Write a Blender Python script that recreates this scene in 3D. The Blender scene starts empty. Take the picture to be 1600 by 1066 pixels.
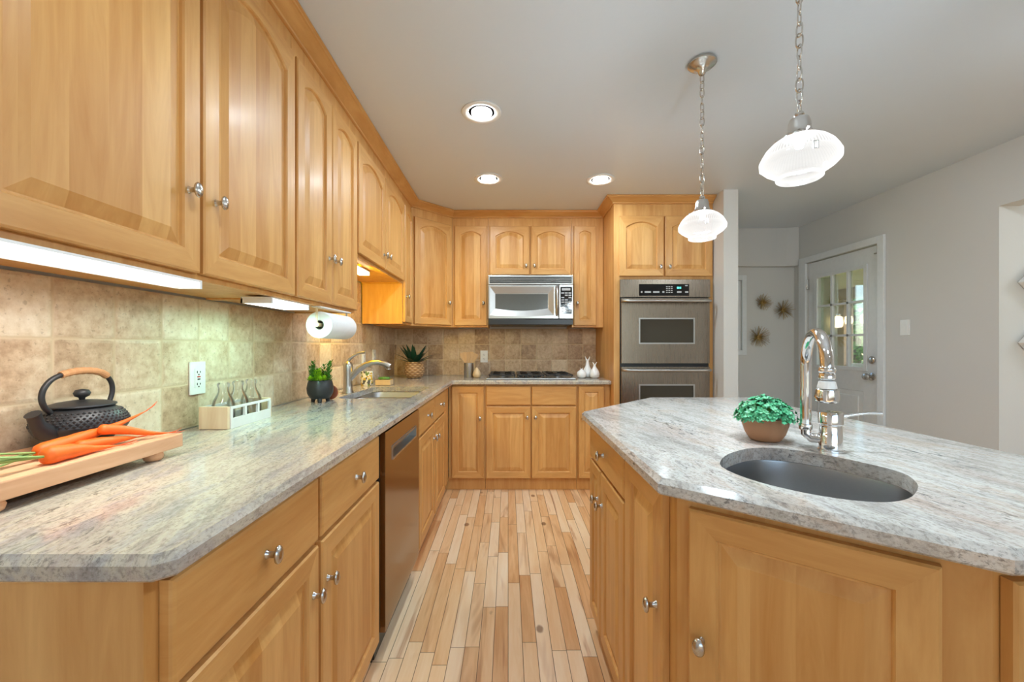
import bpy, bmesh, math, random
from mathutils import Vector, Matrix
random.seed(7)
PI = math.pi
S = bpy.context.scene
COL = S.collection

# ------------------------------------------------------------------ camera
CAMZ = 1.2
cd = bpy.data.cameras.new('camera'); cam = bpy.data.objects.new('camera', cd); COL.objects.link(cam)
cam.location = (0, 0, CAMZ); cam.rotation_euler = (PI/2, 0, 0)
cd.sensor_width = 36; cd.lens = 640/1600*36
cd.shift_x = (800-794)/1600; cd.shift_y = -(533-541)/1600
cd.clip_start = 0.02; cd.clip_end = 200
S.camera = cam
# ------------------------------------------------------------------ view, world
vs = S.view_settings
vs.view_transform = 'Standard'; vs.look = 'None'; vs.exposure = 1.02; vs.gamma = 1.0; vs.use_curve_mapping = False
S.cycles.max_bounces = 8; S.cycles.diffuse_bounces = 5; S.cycles.glossy_bounces = 4
S.cycles.transmission_bounces = 8; S.cycles.transparent_max_bounces = 12
S.cycles.caustics_reflective = False; S.cycles.caustics_refractive = False
S.cycles.sample_clamp_indirect = 6.0
w = bpy.data.worlds.new('sky'); S.world = w; w.use_nodes = True
wn = w.node_tree
sky = wn.nodes.new('ShaderNodeTexSky'); sky.sky_type = 'NISHITA'
sky.sun_elevation = math.radians(48); sky.sun_rotation = math.radians(60); sky.sun_disc = False
wn.links.new(sky.outputs[0], wn.nodes['Background'].inputs[0])
wn.nodes['Background'].inputs[1].default_value = 0.30

def light(name, kind, loc, energy, color=(1, 1, 1), size=0.1, size_y=None, rot=(0, 0, 0), parent=None, spot=None):
    d = bpy.data.lights.new(name, kind); d.energy = energy; d.color = color
    if kind == 'AREA':
        d.size = size
        if size_y: d.shape = 'RECTANGLE'; d.size_y = size_y
        else: d.shape = 'DISK'
    elif kind == 'SUN': d.angle = size
    else: d.shadow_soft_size = size
    if kind == 'SPOT': d.spot_size = spot; d.spot_blend = 0.6
    o = bpy.data.objects.new(name, d); COL.objects.link(o); o.location = loc; o.rotation_euler = rot
    if parent: o.parent = parent
    return o
# daylight: sun on the garden, and unseen area lamps standing in for windows behind the camera
light('sun', 'SUN', (0, 0, 10), 4.5, (1, .96, .88), 0.03, rot=(math.radians(42), 0, math.radians(50)))
light('rear_daylight_fill', 'AREA', (0.9, -2.45, 1.45), 1.0, (.71, .88, 1.0), 3.0, 1.5, rot=(PI/2, 0, 0))
light('side_daylight_fill', 'AREA', (3.9, -0.4, 1.35), 5, (.71, .88, 1.0), 1.6, 1.4, rot=(0, PI/2, 0))  # unseen area lamp added on the hall side as daylight fill
light('hall_lamp', 'POINT', (4.3, 1.5, 2.1), 8, (.86, .94, 1.0), .08)

# ------------------------------------------------------------------ node helper
class N:
    def __init__(s, name):
        s.m = bpy.data.materials.new(name); s.m.use_nodes = True
        s.t = s.m.node_tree; s.b = s.t.nodes['Principled BSDF']; s.out = s.t.nodes['Material Output']
    def n(s, typ, **kw):
        nd = s.t.nodes.new('ShaderNode'+typ)
        for k, v in kw.items():
            if k.startswith('_'): setattr(nd, k[1:], v)
            else:
                key = int(k[1:]) if k[0] == 'i' and k[1:].isdigit() else k.replace('__', ' ')
                s.set(nd, key, v)
        return nd
    def set(s, nd, key, v):
        i = nd.inputs[key]
        if hasattr(v, 'is_linked') or isinstance(v, bpy.types.NodeSocket): s.t.links.new(v, i)
        else: i.default_value = v
    def p(s, **kw):
        for k, v in kw.items(): s.set(s.b, k.replace('__', ' '), v)
        return s
    def math(s, op, a, b=0.0, c=0.0):
        nd = s.n('Math', _operation=op, i0=a, i1=b, i2=c); return nd.outputs[0]
    def vmath(s, op, a, b=(0, 0, 0)):
        nd = s.n('VectorMath', _operation=op, i0=a, i1=b); return nd.outputs[0]
    def noise(s, vec, scale, detail=4, rough=.55, dist=0.0, col=False):
        nd = s.n('TexNoise', Vector=vec, Scale=scale, Detail=detail, Roughness=rough, Distortion=dist)
        return nd.outputs['Color' if col else 'Fac']
    def ramp(s, fac, stops):
        nd = s.n('ValToRGB', Fac=fac); r = nd.color_ramp
        while len(r.elements) < len(stops): r.elements.new(.5)
        for e, (p, c) in zip(r.elements, stops):
            e.position = p; e.color = c if len(c) == 4 else (*c, 1)
        return nd.outputs[0]
    def mix(s, fac, a, b, mode='MIX'):
        nd = s.n('Mix', _data_type='RGBA', _blend_type=mode)
        s.set(nd, 0, fac)
        for k, v in ((6, a), (7, b)):
            s.set(nd, k, v if not isinstance(v, tuple) or len(v) == 4 else (*v, 1))
        return nd.outputs[2]
    def pos(s): return s.n('NewGeometry').outputs['Position']
    def obj(s): return s.n('TexCoord').outputs['Object']
    def rnd(s): return s.n('ObjectInfo').outputs['Random']
    def comb(s, x=0.0, y=0.0, z=0.0): return s.n('CombineXYZ', i0=x, i1=y, i2=z).outputs[0]
    def sep(s, v): return s.n('SeparateXYZ', i0=v).outputs
    def bump(s, h, strength=.3, dist=.002):
        nd = s.n('Bump', Strength=strength, Distance=dist, Height=h); s.set(s.b, 'Normal', nd.outputs[0])
        return s

def srgb(r, g, b):
    f = lambda c: (c/255)/12.92 if c/255 <= .04045 else (((c/255)+.055)/1.055)**2.4
    return (f(r), f(g), f(b), 1)

def plain(name, col, rough=.5, metal=0.0, **kw):
    x = N(name); c = col if len(col) == 4 else (*col, 1)
    ns = x.noise(x.obj(), 35, 3)
    cc = x.mix(ns, tuple(v*.93 for v in c[:3]), tuple(min(1, v*1.05) for v in c[:3]))
    x.p(Base__Color=cc, Roughness=rough, Metallic=metal, **kw); return x.m
def emit(name, col, strength):
    x = N(name); x.p(Base__Color=(*col, 1), Emission__Color=(*col, 1), Emission__Strength=strength); return x.m

# ------------------------------------------------------------------ materials
def wood(name, mode, light_c, dark_c, stave=None, rough=.42):
    x = N(name)
    o = x.obj(); r = x.rnd()
    off = x.comb(x.math('MULTIPLY', r, 17.3), x.math('MULTIPLY', r, 9.1), x.math('MULTIPLY', r, 23.7))
    sc = {'v': (1, 1, .12), 'h': (.12, .12, 1), 'y': (1, .12, 1)}[mode]
    base = o
    tone = None
    if stave:
        sx = x.sep(o)
        k = x.math('FLOOR', x.math('DIVIDE', x.math('ADD', sx[0], x.math('MULTIPLY', r, 3.0)), stave))
        wnz = x.n('TexWhiteNoise', _noise_dimensions='2D', Vector=x.comb(k, x.math('MULTIPLY', r, 91.0)))
        tone = wnz.outputs['Value']
        base = x.vmath('ADD', o, x.comb(0.0, x.math('MULTIPLY', tone, 5.0), x.math('MULTIPLY', tone, 9.0)))
    v = x.vmath('ADD', x.vmath('MULTIPLY', base, sc), off)
    grain = x.noise(v, 22, 5, .6, .9)
    figure = x.noise(v, 5, 3, .55, 1.6)
    fine = x.noise(x.vmath('MULTIPLY', v, (1, 1, .35) if mode == 'v' else (1, 1, 1)), 130, 2)
    f = x.math('ADD', x.math('MULTIPLY', grain, .50), x.math('MULTIPLY', figure, .40))
    f = x.math('ADD', f, x.math('MULTIPLY', fine, .10))
    if tone is not None: f = x.math('ADD', f, x.math('MULTIPLY', x.math('SUBTRACT', tone, .5), .22))
    mid = tuple((a+b)/2 for a, b in zip(light_c, dark_c))
    c = x.ramp(f, [(.30, dark_c[:3]), (.50, mid[:3]), (.68, light_c[:3])])
    x.p(Base__Color=c, Roughness=rough, Specular__IOR__Level=.38, Coat__Weight=.06, Coat__Roughness=.2)
    x.bump(grain, .04, .0006)
    return x.m
ML, MD = srgb(224, 174, 108), srgb(190, 131, 66)
M = {}
M['wood_v'] = wood('maple_vertical', 'v', ML, MD)
M['wood_h'] = wood('maple_horizontal', 'h', ML, MD)
M['wood_p'] = wood('maple_panel_staves', 'v', ML, MD, .072)
M['board'] = wood('cutting_board_wood', 'h', srgb(232, 190, 150), srgb(200, 140, 98), None, .55)
M['pale_wood'] = wood('pale_wood', 'v', srgb(240, 222, 190), srgb(205, 170, 125), None, .6)
M['bamboo'] = wood('bamboo', 'v', srgb(214, 178, 130), srgb(170, 130, 86), None, .6)

def granite(name, warm):
    x = N(name); p = x.pos()
    rot = x.n('VectorRotate', _rotation_type='Z_AXIS', Vector=p, Angle=-.16).outputs[0]
    warp = x.vmath('ADD', rot, x.vmath('MULTIPLY', x.noise(rot, 3.5, 4, .55, 0, True), (.09, .09, .09)))
    st = x.vmath('MULTIPLY', warp, (1, .20, 1))
    a = x.noise(st, 13, 6, .66, .5); a2 = x.noise(x.vmath('ADD', st, (5, 3, 1)), 7, 4, .6, .3)
    k = .68 if warm else .80
    q = lambda r_, g_, b_: tuple(v*k for v in srgb(r_, g_, b_)[:3])
    base = x.ramp(a, [(.30, q(176, 170, 166)), (.42, q(206, 201, 193)), (.52, q(234, 224, 200) if warm else q(224, 220, 214)), (.62, q(214, 200, 186)), (.74, q(184, 174, 166))])
    pink = x.ramp(a2, [(.52, (0, 0, 0)), (.66, (1, 1, 1))])
    base = x.mix(x.math('MULTIPLY', pink, .45), base, q(206, 180, 168))
    bd = x.noise(x.vmath('MULTIPLY', warp, (1, .13, 1)), 42, 5, .75, .5)
    base = x.mix(x.math('MULTIPLY', x.ramp(bd, [(.52, (0, 0, 0)), (.66, (1, 1, 1))]), .55), base, q(150, 142, 138))
    cs = x.noise(x.vmath('MULTIPLY', rot, (1, .55, 1)), 170, 4, .75)
    base = x.mix(x.math('MULTIPLY', x.ramp(cs, [(.51, (0, 0, 0)), (.62, (1, 1, 1))]), .58), base, q(148, 138, 128))
    base = x.mix(x.math('MULTIPLY', x.ramp(cs, [(.32, (1, 1, 1)), (.44, (0, 0, 0))]), .35), base, q(240, 238, 232))
    # dark mineral flecks drawn out along the vein, in scattered bands
    fl = x.noise(x.vmath('MULTIPLY', warp, (1, .24, 1)), 85, 4, .72, .3)
    zone = x.ramp(x.noise(x.vmath('ADD', st, (1, 7, 2)), 6, 3), [(.46, (.12, .12, .12)), (.62, (1, 1, 1))])
    dm = x.math('MULTIPLY', x.ramp(fl, [(.57, (0, 0, 0)), (.63, (1, 1, 1))]), zone)
    base = x.mix(x.math('MULTIPLY', dm, .9), base, srgb(58, 54, 58))
    x.p(Base__Color=base, Roughness=.11, Specular__IOR__Level=.55)
    return x.m
M['granite'] = granite('granite_left', True); M['granite2'] = granite('granite_island', False)

def tiles(name, axis, pitch, u0, rows, z0, pal):
    x = N(name); p = x.pos(); s = x.sep(p)
    u = x.math('DIVIDE', x.math('SUBTRACT', s[axis], u0), pitch); v = x.math('DIVIDE', x.math('SUBTRACT', s[2], z0), rows)
    iu, iv = x.math('FLOOR', u), x.math('FLOOR', v)
    fu, fv = x.math('FRACT', u), x.math('FRACT', v)
    wob = x.math('MULTIPLY', x.math('SUBTRACT', x.noise(p, 42, 3), .5), .045)
    du = x.math('SUBTRACT', .5, x.math('ABSOLUTE', x.math('SUBTRACT', fu, .5)))
    dv = x.math('SUBTRACT', .5, x.math('ABSOLUTE', x.math('SUBTRACT', fv, .5)))
    d = x.math('ADD', x.n('Math', _operation='SMOOTH_MIN', i0=du, i1=dv, i2=.05).outputs[0], wob)
    tilem = x.ramp(d, [(.012, (0, 0, 0)), (.038, (1, 1, 1))])
    rnd = x.n('TexWhiteNoise', _noise_dimensions='2D', Vector=x.comb(iu, iv))
    rv = rnd.outputs['Value']
    pv = x.vmath('ADD', p, x.vmath('MULTIPLY', rnd.outputs['Color'], (7, 7, 7)))
    mot = x.noise(pv, 9, 6, .62, .7); mo2 = x.noise(pv, 45, 4, .65)
    f = x.math('ADD', x.math('MULTIPLY', mot, .48), x.math('ADD', x.math('MULTIPLY', mo2, .42), x.math('MULTIPLY', x.math('SUBTRACT', rv, .25), .22)))
    c = x.ramp(f, list(zip((.32, .45, .55, .68), pal)))
    pit = x.ramp(x.noise(pv, 95, 3, .6), [(.60, (1, 1, 1)), (.68, (.55, .5, .45))])
    c = x.mix(.55, c, pit, 'MULTIPLY')
    c = x.mix(tilem, srgb(212, 190, 158), c)
    x.p(Base__Color=c, Roughness=.45)
    h = x.math('ADD', x.ramp(d, [(.0, (0, 0, 0)), (.07, (1, 1, 1))]), x.math('MULTIPLY', mo2, .25))
    x.bump(h, .55, .004)
    return x.m
CT = 0.919            # counter top height
M['tile_l'] = tiles('travertine_left', 1, .1555, .986, .150, CT, (srgb(172, 143, 114), srgb(202, 175, 145), srgb(219, 199, 171), srgb(235, 220, 198)))
M['tile_b'] = tiles('travertine_back', 0, .1495, .87, .149, CT, (srgb(150, 120, 92), srgb(184, 154, 122), srgb(206, 180, 148), srgb(224, 203, 174)))

def floor_mat():
    x = N('maple_plank_floor'); p = x.pos(); s = x.sep(p)
    W = .0575
    u = x.math('DIVIDE', s[0], W); iu = x.math('FLOOR', u); fu = x.math('FRACT', u)
    r1 = x.n('TexWhiteNoise', _noise_dimensions='1D', W=iu).outputs['Value']
    L = x.math('ADD', .42, x.math('MULTIPLY', r1, .45))
    v = x.math('ADD', x.math('DIVIDE', s[1], L), x.math('MULTIPLY', r1, 37.7))
    iv = x.math('FLOOR', v); fv = x.math('FRACT', v)
    rn = x.n('TexWhiteNoise', _noise_dimensions='2D', Vector=x.comb(iu, iv)); tone = rn.outputs['Value']
    pv = x.vmath('ADD', x.vmath('MULTIPLY', p, (1, .10, 1)), x.vmath('MULTIPLY', rn.outputs['Color'], (11, 11, 11)))
    grain = x.noise(pv, 30, 5, .6, 1.2); fig = x.noise(pv, 9, 4, .6, 1.8)
    f = x.math('ADD', x.math('MULTIPLY', tone, .44), x.math('ADD', x.math('MULTIPLY', grain, .30), x.math('MULTIPLY', fig, .36)))
    c = x.ramp(f, [(.26, srgb(206, 152, 100)), (.42, srgb(227, 181, 131)), (.60, srgb(238, 203, 159)), (.82, srgb(247, 224, 192))])
    hw = x.ramp(x.noise(x.vmath('ADD', pv, (3, 1, 2)), 6, 3, .6, 2.0), [(.55, (0, 0, 0)), (.68, (1, 1, 1))])
    c = x.mix(x.math('MULTIPLY', hw, .60), c, srgb(168, 106, 62))
    vo = x.n('TexVoronoi', Vector=x.vmath('MULTIPLY', p, (1, .6, 1)), Scale=5.6).outputs['Distance']
    kn = x.ramp(x.math('ADD', vo, x.math('MULTIPLY', x.noise(p, 60), .04)), [(.085, (1, 1, 1)), (.125, (0, 0, 0))])
    c = x.mix(x.math('MULTIPLY', kn, .7), c, srgb(110, 62, 34))
    eu = x.math('MULTIPLY', x.math('SUBTRACT', .5, x.math('ABSOLUTE', x.math('SUBTRACT', fu, .5))), W)
    ev = x.math('MULTIPLY', x.math('SUBTRACT', .5, x.math('ABSOLUTE', x.math('SUBTRACT', fv, .5))), L)
    e = x.math('MINIMUM', eu, ev)
    g = x.ramp(x.math('MULTIPLY', e, 100.0), [(.06, (0, 0, 0)), (.16, (1, 1, 1))])
    c = x.mix(g, srgb(96, 62, 36), c)
    x.p(Base__Color=c, Roughness=.34, Coat__Weight=.2, Coat__Roughness=.15)
    x.bump(g, .25, .001)
    return x.m
M['floor'] = floor_mat()

def paint(name, col, rough, bs=.12, bscale=60):
    x = N(name); p = x.pos()
    n1 = x.noise(p, bscale, 4, .6); n2 = x.noise(p, 1.7, 2)
    c = x.mix(n2, tuple(v*.98 for v in col[:3]), tuple(v*1.02 for v in col[:3]))
    x.p(Base__Color=c, Roughness=rough); x.bump(n1, bs, .004); return x.m
M['wall'] = paint('grey_wall_paint', srgb(208, 206, 202), .55)
M['ceiling'] = paint('ceiling_paint', srgb(214, 221, 228), .30, .10, 38)
M['white'] = plain('white_trim_paint', srgb(222, 224, 225), .35)
M['white_plastic'] = plain('white_plastic', srgb(236, 236, 234), .3)
M['ceramic'] = plain('white_ceramic', srgb(238, 238, 236), .18)

def metal(name, col, rough, stretch=None, bump=.0):
    x = N(name)
    o = x.obj()
    if stretch:
        ns = x.noise(x.vmath('MULTIPLY', o, stretch), 300, 3, .6)
        x.p(Roughness=x.math('ADD', rough-.05, x.math('MULTIPLY', ns, .12)))
        c = x.mix(ns, tuple(v*.93 for v in col), tuple(min(1, v*1.05) for v in col))
    else:
        ns = x.noise(o, 12, 2); c = x.mix(ns, tuple(v*.97 for v in col), col)
        x.p(Roughness=rough)
    x.p(Base__Color=c, Metallic=1.0); return x.m
M['steel'] = metal('brushed_stainless', (.47, .455, .435), .31, (.02, 1, 1))
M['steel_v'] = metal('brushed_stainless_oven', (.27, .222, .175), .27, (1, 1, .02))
M['steel_sink'] = metal('sink_steel', (.44, .44, .44), .34, (1, .05, 1))
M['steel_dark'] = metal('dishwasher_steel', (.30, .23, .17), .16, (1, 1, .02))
M['chrome'] = metal('chrome', (.80, .80, .80), .06)
M['nickel'] = metal('brushed_nickel', (.60, .57, .53), .24)
M['pewter'] = metal('pewter', (.50, .48, .45), .30)
M['brass'] = metal('aged_brass', (.50, .36, .16), .35)
M['black'] = plain('black_enamel', (.012, .012, .013), .35)
M['black_glass'] = plain('black_glass', (.010, .010, .011), .06)
M['oven_glass'] = plain('oven_window_glass', (.050, .042, .028), .06)  # brown tint puts the warm reflection into the glass colour
M['mw_glass'] = plain('microwave_window', (.075, .075, .068), .16)
M['grey_print'] = plain('grey_print', (.42, .42, .42), .4)
M['iron'] = plain('cast_iron', (.022, .023, .025), .42)
M['rattan'] = plain('rattan_wrap', srgb(190, 140, 95), .7)
M['carrot'] = plain('carrot_orange', srgb(232, 104, 24), .5)
M['carrot_dark'] = plain('carrot_root_orange', srgb(222, 96, 40), .6)
M['green_stem'] = plain('carrot_stem_green', srgb(130, 160, 90), .6)
M['leaf_lime'] = plain('lime_leaf', srgb(160, 205, 40), .5)
M['leaf_green'] = plain('fresh_leaf', srgb(85, 140, 50), .5)
M['leaf_dark'] = plain('dark_agave_leaf', srgb(18, 62, 44), .45)
M['leaf_mint'] = plain('mint_leaf', srgb(62, 158, 108), .55)
M['leaf_mint2'] = plain('pale_mint_leaf', srgb(120, 198, 150), .55)
M['pot_black'] = plain('black_stone_pot', (.028, .029, .031), .35)
M['terracotta'] = plain('tan_clay', srgb(168, 122, 88), .65)
M['brown'] = plain('reddish_brown_wood', srgb(140, 72, 42), .5)
M['paper'] = plain('white_paper', srgb(238, 238, 238), .9)
M['cardboard'] = plain('grey_cardboard', srgb(120, 108, 92), .9)
M['granite_tile'] = plain('marble_strip', srgb(226, 224, 222), .4)
M['gold'] = plain('gold_stone', srgb(205, 178, 138), .4)
M['red'] = plain('red_button', srgb(190, 50, 40), .4)
M['slot'] = plain('outlet_slot', (.02, .02, .02), .5)
M['cyan'] = emit('clock_digits', (.1, .8, .7), 1.2)
M['tube'] = emit('lamp_tube_white', (1, .98, .95), 1.3)
M['tube_dim'] = emit('lamp_cover_white', (1, .98, .95), .62)
M['tube_cool'] = emit('lamp_lens_cool', (.93, 1, .97), 2.2)
M['tube_warm'] = emit('lamp_lens_warm', (1, .88, .62), 2.2)
M['can_lens'] = emit('downlight_lens', (1, .98, .94), 22)
M['bulb'] = emit('bulb_glow', (1, .97, .92), 1.5)
M['reflection'] = emit('lamp_reflection_glow', (1, .78, .5), 3.0)  # warm lamp reflections in the door glass, made as a glowing colour
M['beige'] = plain('porch_ceiling_paint', srgb(214, 204, 176), .6)
M['tan'] = plain('porch_post_tan', srgb(170, 145, 118), .6)
M['sage'] = plain('sage_siding', srgb(150, 152, 116), .6)
M['bark'] = plain('bark', srgb(86, 66, 50), .8)

def glass(name, tint=(1, 1, 1), rough=0.0, mixf=.12):
    x = N(name)
    tr = x.n('BsdfTransparent', Color=(*tint, 1)); gl = x.n('BsdfGlossy', Color=(1, 1, 1, 1), Roughness=rough)
    fr = x.n('LayerWeight', Blend=.25).outputs['Fresnel']
    f = x.math('ADD', x.math('MULTIPLY', fr, .75), mixf*.5)
    ms = x.n('MixShader', i0=f, i1=tr.outputs[0], i2=gl.outputs[0])
    x.t.links.new(ms.outputs[0], x.out.inputs[0]); return x.m
M['glass'] = glass('clear_pane', (.96, .98, .97), 0, .06)
M['bottle'] = glass('bottle_glass', (.985, .99, .985), .02, .05)
def shade_mat():
    x = N('ribbed_lamp_glass'); o = x.sep(x.obj())
    ang = x.math('ARCTAN2', o[1], o[0])
    rib = x.math('ABSOLUTE', x.math('SINE', x.math('MULTIPLY', ang, 36.0)))
    dome = x.math('GREATER_THAN', o[2], -.683)
    line = x.math('MULTIPLY', dome, x.math('SUBTRACT', 1.0, x.ramp(rib, [(.1, (0, 0, 0)), (.6, (1, 1, 1))])))
    e = x.math('SUBTRACT', .60, x.math('MULTIPLY', line, .30))
    fr = x.n('LayerWeight', Blend=.35).outputs['Facing']
    e = x.math('MULTIPLY', e, x.math('ADD', .80, x.math('MULTIPLY', fr, .45)))
    x.p(Base__Color=(.0, .0, .0, 1), Roughness=.10, Specular__IOR__Level=.5, Emission__Color=(1, .99, .97, 1), Emission__Strength=e)
    tl = x.n('BsdfTransparent', Color=(.97, .97, .96, 1))
    ms = x.n('MixShader', i0=.40, i1=x.b.outputs[0], i2=tl.outputs[0])
    x.t.links.new(ms.outputs[0], x.out.inputs[0]); return x.m
M['shade'] = shade_mat()
def foliage_mat():
    x = N('tree_leaves'); n1 = x.noise(x.pos(), 6, 4, .7)
    c = x.ramp(n1, [(.35, srgb(70, 122, 44)), (.5, srgb(130, 186, 90)), (.65, srgb(200, 228, 160))])
    x.p(Base__Color=c, Roughness=.6, Subsurface__Weight=0.0); return x.m
M['tree'] = foliage_mat()
def grass_mat():
    x = N('lawn'); n1 = x.noise(x.pos(), 9, 5, .7)
    x.p(Base__Color=x.ramp(n1, [(.3, srgb(70, 105, 45)), (.7, srgb(140, 170, 90))]), Roughness=.9); return x.m
M['lawn'] = grass_mat()
def hob_mat():
    x = N('teapot_iron'); o = x.obj()
    vo = x.n('TexVoronoi', Vector=x.vmath('MULTIPLY', o, (1, 1, 1)), Scale=160.0, Randomness=.15).outputs['Distance']
    x.p(Base__Color=(.03, .031, .033, 1), Roughness=.38); x.bump(vo, .9, .004); return x.m
M['hobnail'] = hob_mat()
def jar_mat():
    x = N('patterned_jar_wrap'); v = x.n('TexVoronoi', Vector=x.obj(), Scale=75.0)
    k = x.sep(v.outputs['Color'])[0]
    c = x.ramp(k, [(.0, srgb(238, 236, 228)), (.5, srgb(238, 236, 228)), (.52, srgb(110, 140, 80)), (.7, srgb(90, 90, 96)), (.85, srgb(214, 178, 70))])
    c.node.color_ramp.interpolation = 'CONSTANT'
    x.p(Base__Color=c, Roughness=.3); return x.m
M['jar'] = jar_mat()
def weave_mat():
    x = N('woven_basket'); s = x.sep(x.obj())
    ang = x.math('ARCTAN2', s[1], s[0])
    a = x.math('SINE', x.math('ADD', x.math('MULTIPLY', ang, 11.0), x.math('MULTIPLY', x.math('FLOOR', x.math('MULTIPLY', s[2], 62.0)), PI)))
    b = x.math('ABSOLUTE', x.math('SINE', x.math('MULTIPLY', s[2], 62*PI)))
    h = x.math('ADD', x.math('MULTIPLY', a, .5), b)
    c = x.ramp(x.math('ADD', x.math('MULTIPLY', h, .5), x.math('MULTIPLY', x.noise(x.obj(), 60), .3)), [(.0, srgb(120, 82, 50)), (.5, srgb(186, 144, 100)), (1, srgb(222, 190, 150))])
    x.p(Base__Color=c, Roughness=.75); x.bump(h, .8, .006); return x.m
M['basket'] = weave_mat()

# ------------------------------------------------------------------ mesh helpers
class MB:
    def __init__(s): s.bm = bmesh.new(); s.mi = 0
    def face(s, vs, mi=None):
        try: f = s.bm.faces.new(vs)
        except ValueError: return None
        f.material_index = s.mi if mi is None else mi; return f
    def V(s, p): return s.bm.verts.new(p)
    def box(s, x0, x1, y0, y1, z0, z1, bev=0.0, M4=None):
        v = [s.V((x, y, z)) for z in (z0, z1) for y in (y0, y1) for x in (x0, x1)]
        fs = [(0, 2, 3, 1), (4, 5, 7, 6), (0, 1, 5, 4), (2, 6, 7, 3), (0, 4, 6, 2), (1, 3, 7, 5)]
        fc = [s.face([v[i] for i in f]) for f in fs]
        if bev > 0:
            ed = list({e for f in fc for e in f.edges})
            r = bmesh.ops.bevel(s.bm, geom=ed, offset=bev, segments=2, profile=.6, affect='EDGES')
            for f in r['faces']: f.material_index = s.mi
            v = list({q for f in fc if f.is_valid for q in f.verts} | {q for f in r['faces'] for q in f.verts})
        if M4 is not None:
            for q in v: q.co = M4 @ q.co
        return s
    def loops(s, loops, close=True, cap0=True, cap1=True, mis=None):
        rows = [[s.V(p) for p in L] for L in loops]; n = len(rows[0])
        for k in range(len(rows)-1):
            for i in range(n if close else n-1):
                j = (i+1) % n
                mi = mis(k, i) if mis else None
                s.face([rows[k][i], rows[k][j], rows[k+1][j], rows[k+1][i]], mi)
        if cap0 and close: s.face(list(reversed(rows[0])))
        if cap1 and close: s.face(rows[-1], mis(len(rows)-1, 0) if mis else None)
        return rows
    def lathe(s, prof, c=(0, 0, 0), seg=32, axis='z', sx=1, sy=1, cap=True, rfun=None):
        L = []
        for r, h in prof:
            row = []
            for i in range(seg):
                a = 2*PI*i/seg
                rr = r*(rfun(i, h) if rfun else 1)
                x, y = rr*math.cos(a)*sx, rr*math.sin(a)*sy
                if axis == 'z': p = (x, y, h)
                elif axis == 'y': p = (x, h, -y)
                else: p = (h, x, y)
                row.append((p[0]+c[0], p[1]+c[1], p[2]+c[2]))
            L.append(row)
        s.loops(L, True, cap, cap); return s
    def tube(s, pts, rad, seg=12, cap=True, flat=1.0):
        pts = [Vector(p) for p in pts]; n = len(pts)
        rad = rad if isinstance(rad, (list, tuple)) else [rad]*n
        t0 = (pts[1]-pts[0]).normalized()
        up = Vector((0, 0, 1)) if abs(t0.z) < .9 else Vector((1, 0, 0))
        u = t0.cross(up).normalized(); L = []
        for i in range(n):
            t = (pts[min(i+1, n-1)]-pts[max(i-1, 0)])
            if t.length < 1e-9: t = t0
            t.normalize()
            u = (u - t*u.dot(t)).normalized(); v = t.cross(u)
            L.append([tuple(pts[i]+(u*math.cos(2*PI*k/seg)+v*math.sin(2*PI*k/seg)*flat)*rad[i]) for k in range(seg)])
        s.loops(L, True, cap, cap); return s
    def prism(s, poly, z0, z1):
        s.loops([[(x, y, z0) for x, y in poly], [(x, y, z1) for x, y in poly]]); return s
    def leaf(s, base, d, up, L, W, curl=.2, seg=3):
        d = Vector(d).normalized(); up = Vector(up); side = d.cross(up)
        if side.length < 1e-5: side = d.cross(Vector((1, 0, 0)))
        side.normalize(); nrm = side.cross(d)
        b = Vector(base); prev = None
        for i in range(seg+1):
            t = i/seg
            wd = W*(math.sin(PI*min(.999, .12+.88*t))**.8 if i < seg else 0.02)
            cpt = b + d*(L*t) + nrm*(curl*L*t*t)
            a, c = s.V(cpt+side*wd/2), s.V(cpt-side*wd/2)
            if prev: s.face([prev[0], prev[1], c, a])
            prev = (a, c)
        return s
    def slab(s, outer, holes, z0, z1, ch):
        """a counter top with eased upper edge and cut-outs"""
        ins = inset(outer, ch)
        bm = s.bm
        def ring(pts, z): return [s.V((x, y, z)) for x, y in pts]
        top = ring(ins, z1); mid = ring(outer, z1-ch); bot = ring(inset(outer, ch*.35), z0)
        low = ring(outer, z0+ch*.35)
        for A, B in ((mid, top), (low, mid), (bot, low)):
            for i in range(len(A)):
                j = (i+1) % len(A); s.face([A[i], A[j], B[j], B[i]])
        ht, hb = [], []
        for h in holes:
            a, b = ring(h, z1), ring(h, z0)
            for i in range(len(a)):
                j = (i+1) % len(a); s.face([a[i], a[j], b[j], b[i]])
            ht.append(a); hb.append(b)
        for ro, hs in ((top, ht), (bot, hb)):
            ed = []
            for lp in [ro]+hs:
                for i in range(len(lp)):
                    e = bm.edges.get((lp[i], lp[(i+1) % len(lp)])) or bm.edges.new((lp[i], lp[(i+1) % len(lp)]))
                    ed.append(e)
            bmesh.ops.triangle_fill(bm, edges=ed, use_beauty=True)
        return s
    def build(s, name, mats, parent=None, loc=None, rz=0, smooth=None, rot=None):
        bmesh.ops.recalc_face_normals(s.bm, faces=s.bm.faces)
        me = bpy.data.meshes.new(name)
        s.bm.to_mesh(me); s.bm.free()
        for m in (mats if isinstance(mats, (list, tuple)) else [mats]): me.materials.append(M[m] if isinstance(m, str) else m)
        if smooth:
            me.shade_smooth(); me.set_sharp_from_angle(angle=math.radians(smooth))
        o = bpy.data.objects.new(name, me); COL.objects.link(o)
        if parent: o.parent = parent
        if loc: o.location = loc
        if rot: o.rotation_euler = rot
        elif rz: o.rotation_euler = (0, 0, rz)
        return o

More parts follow.
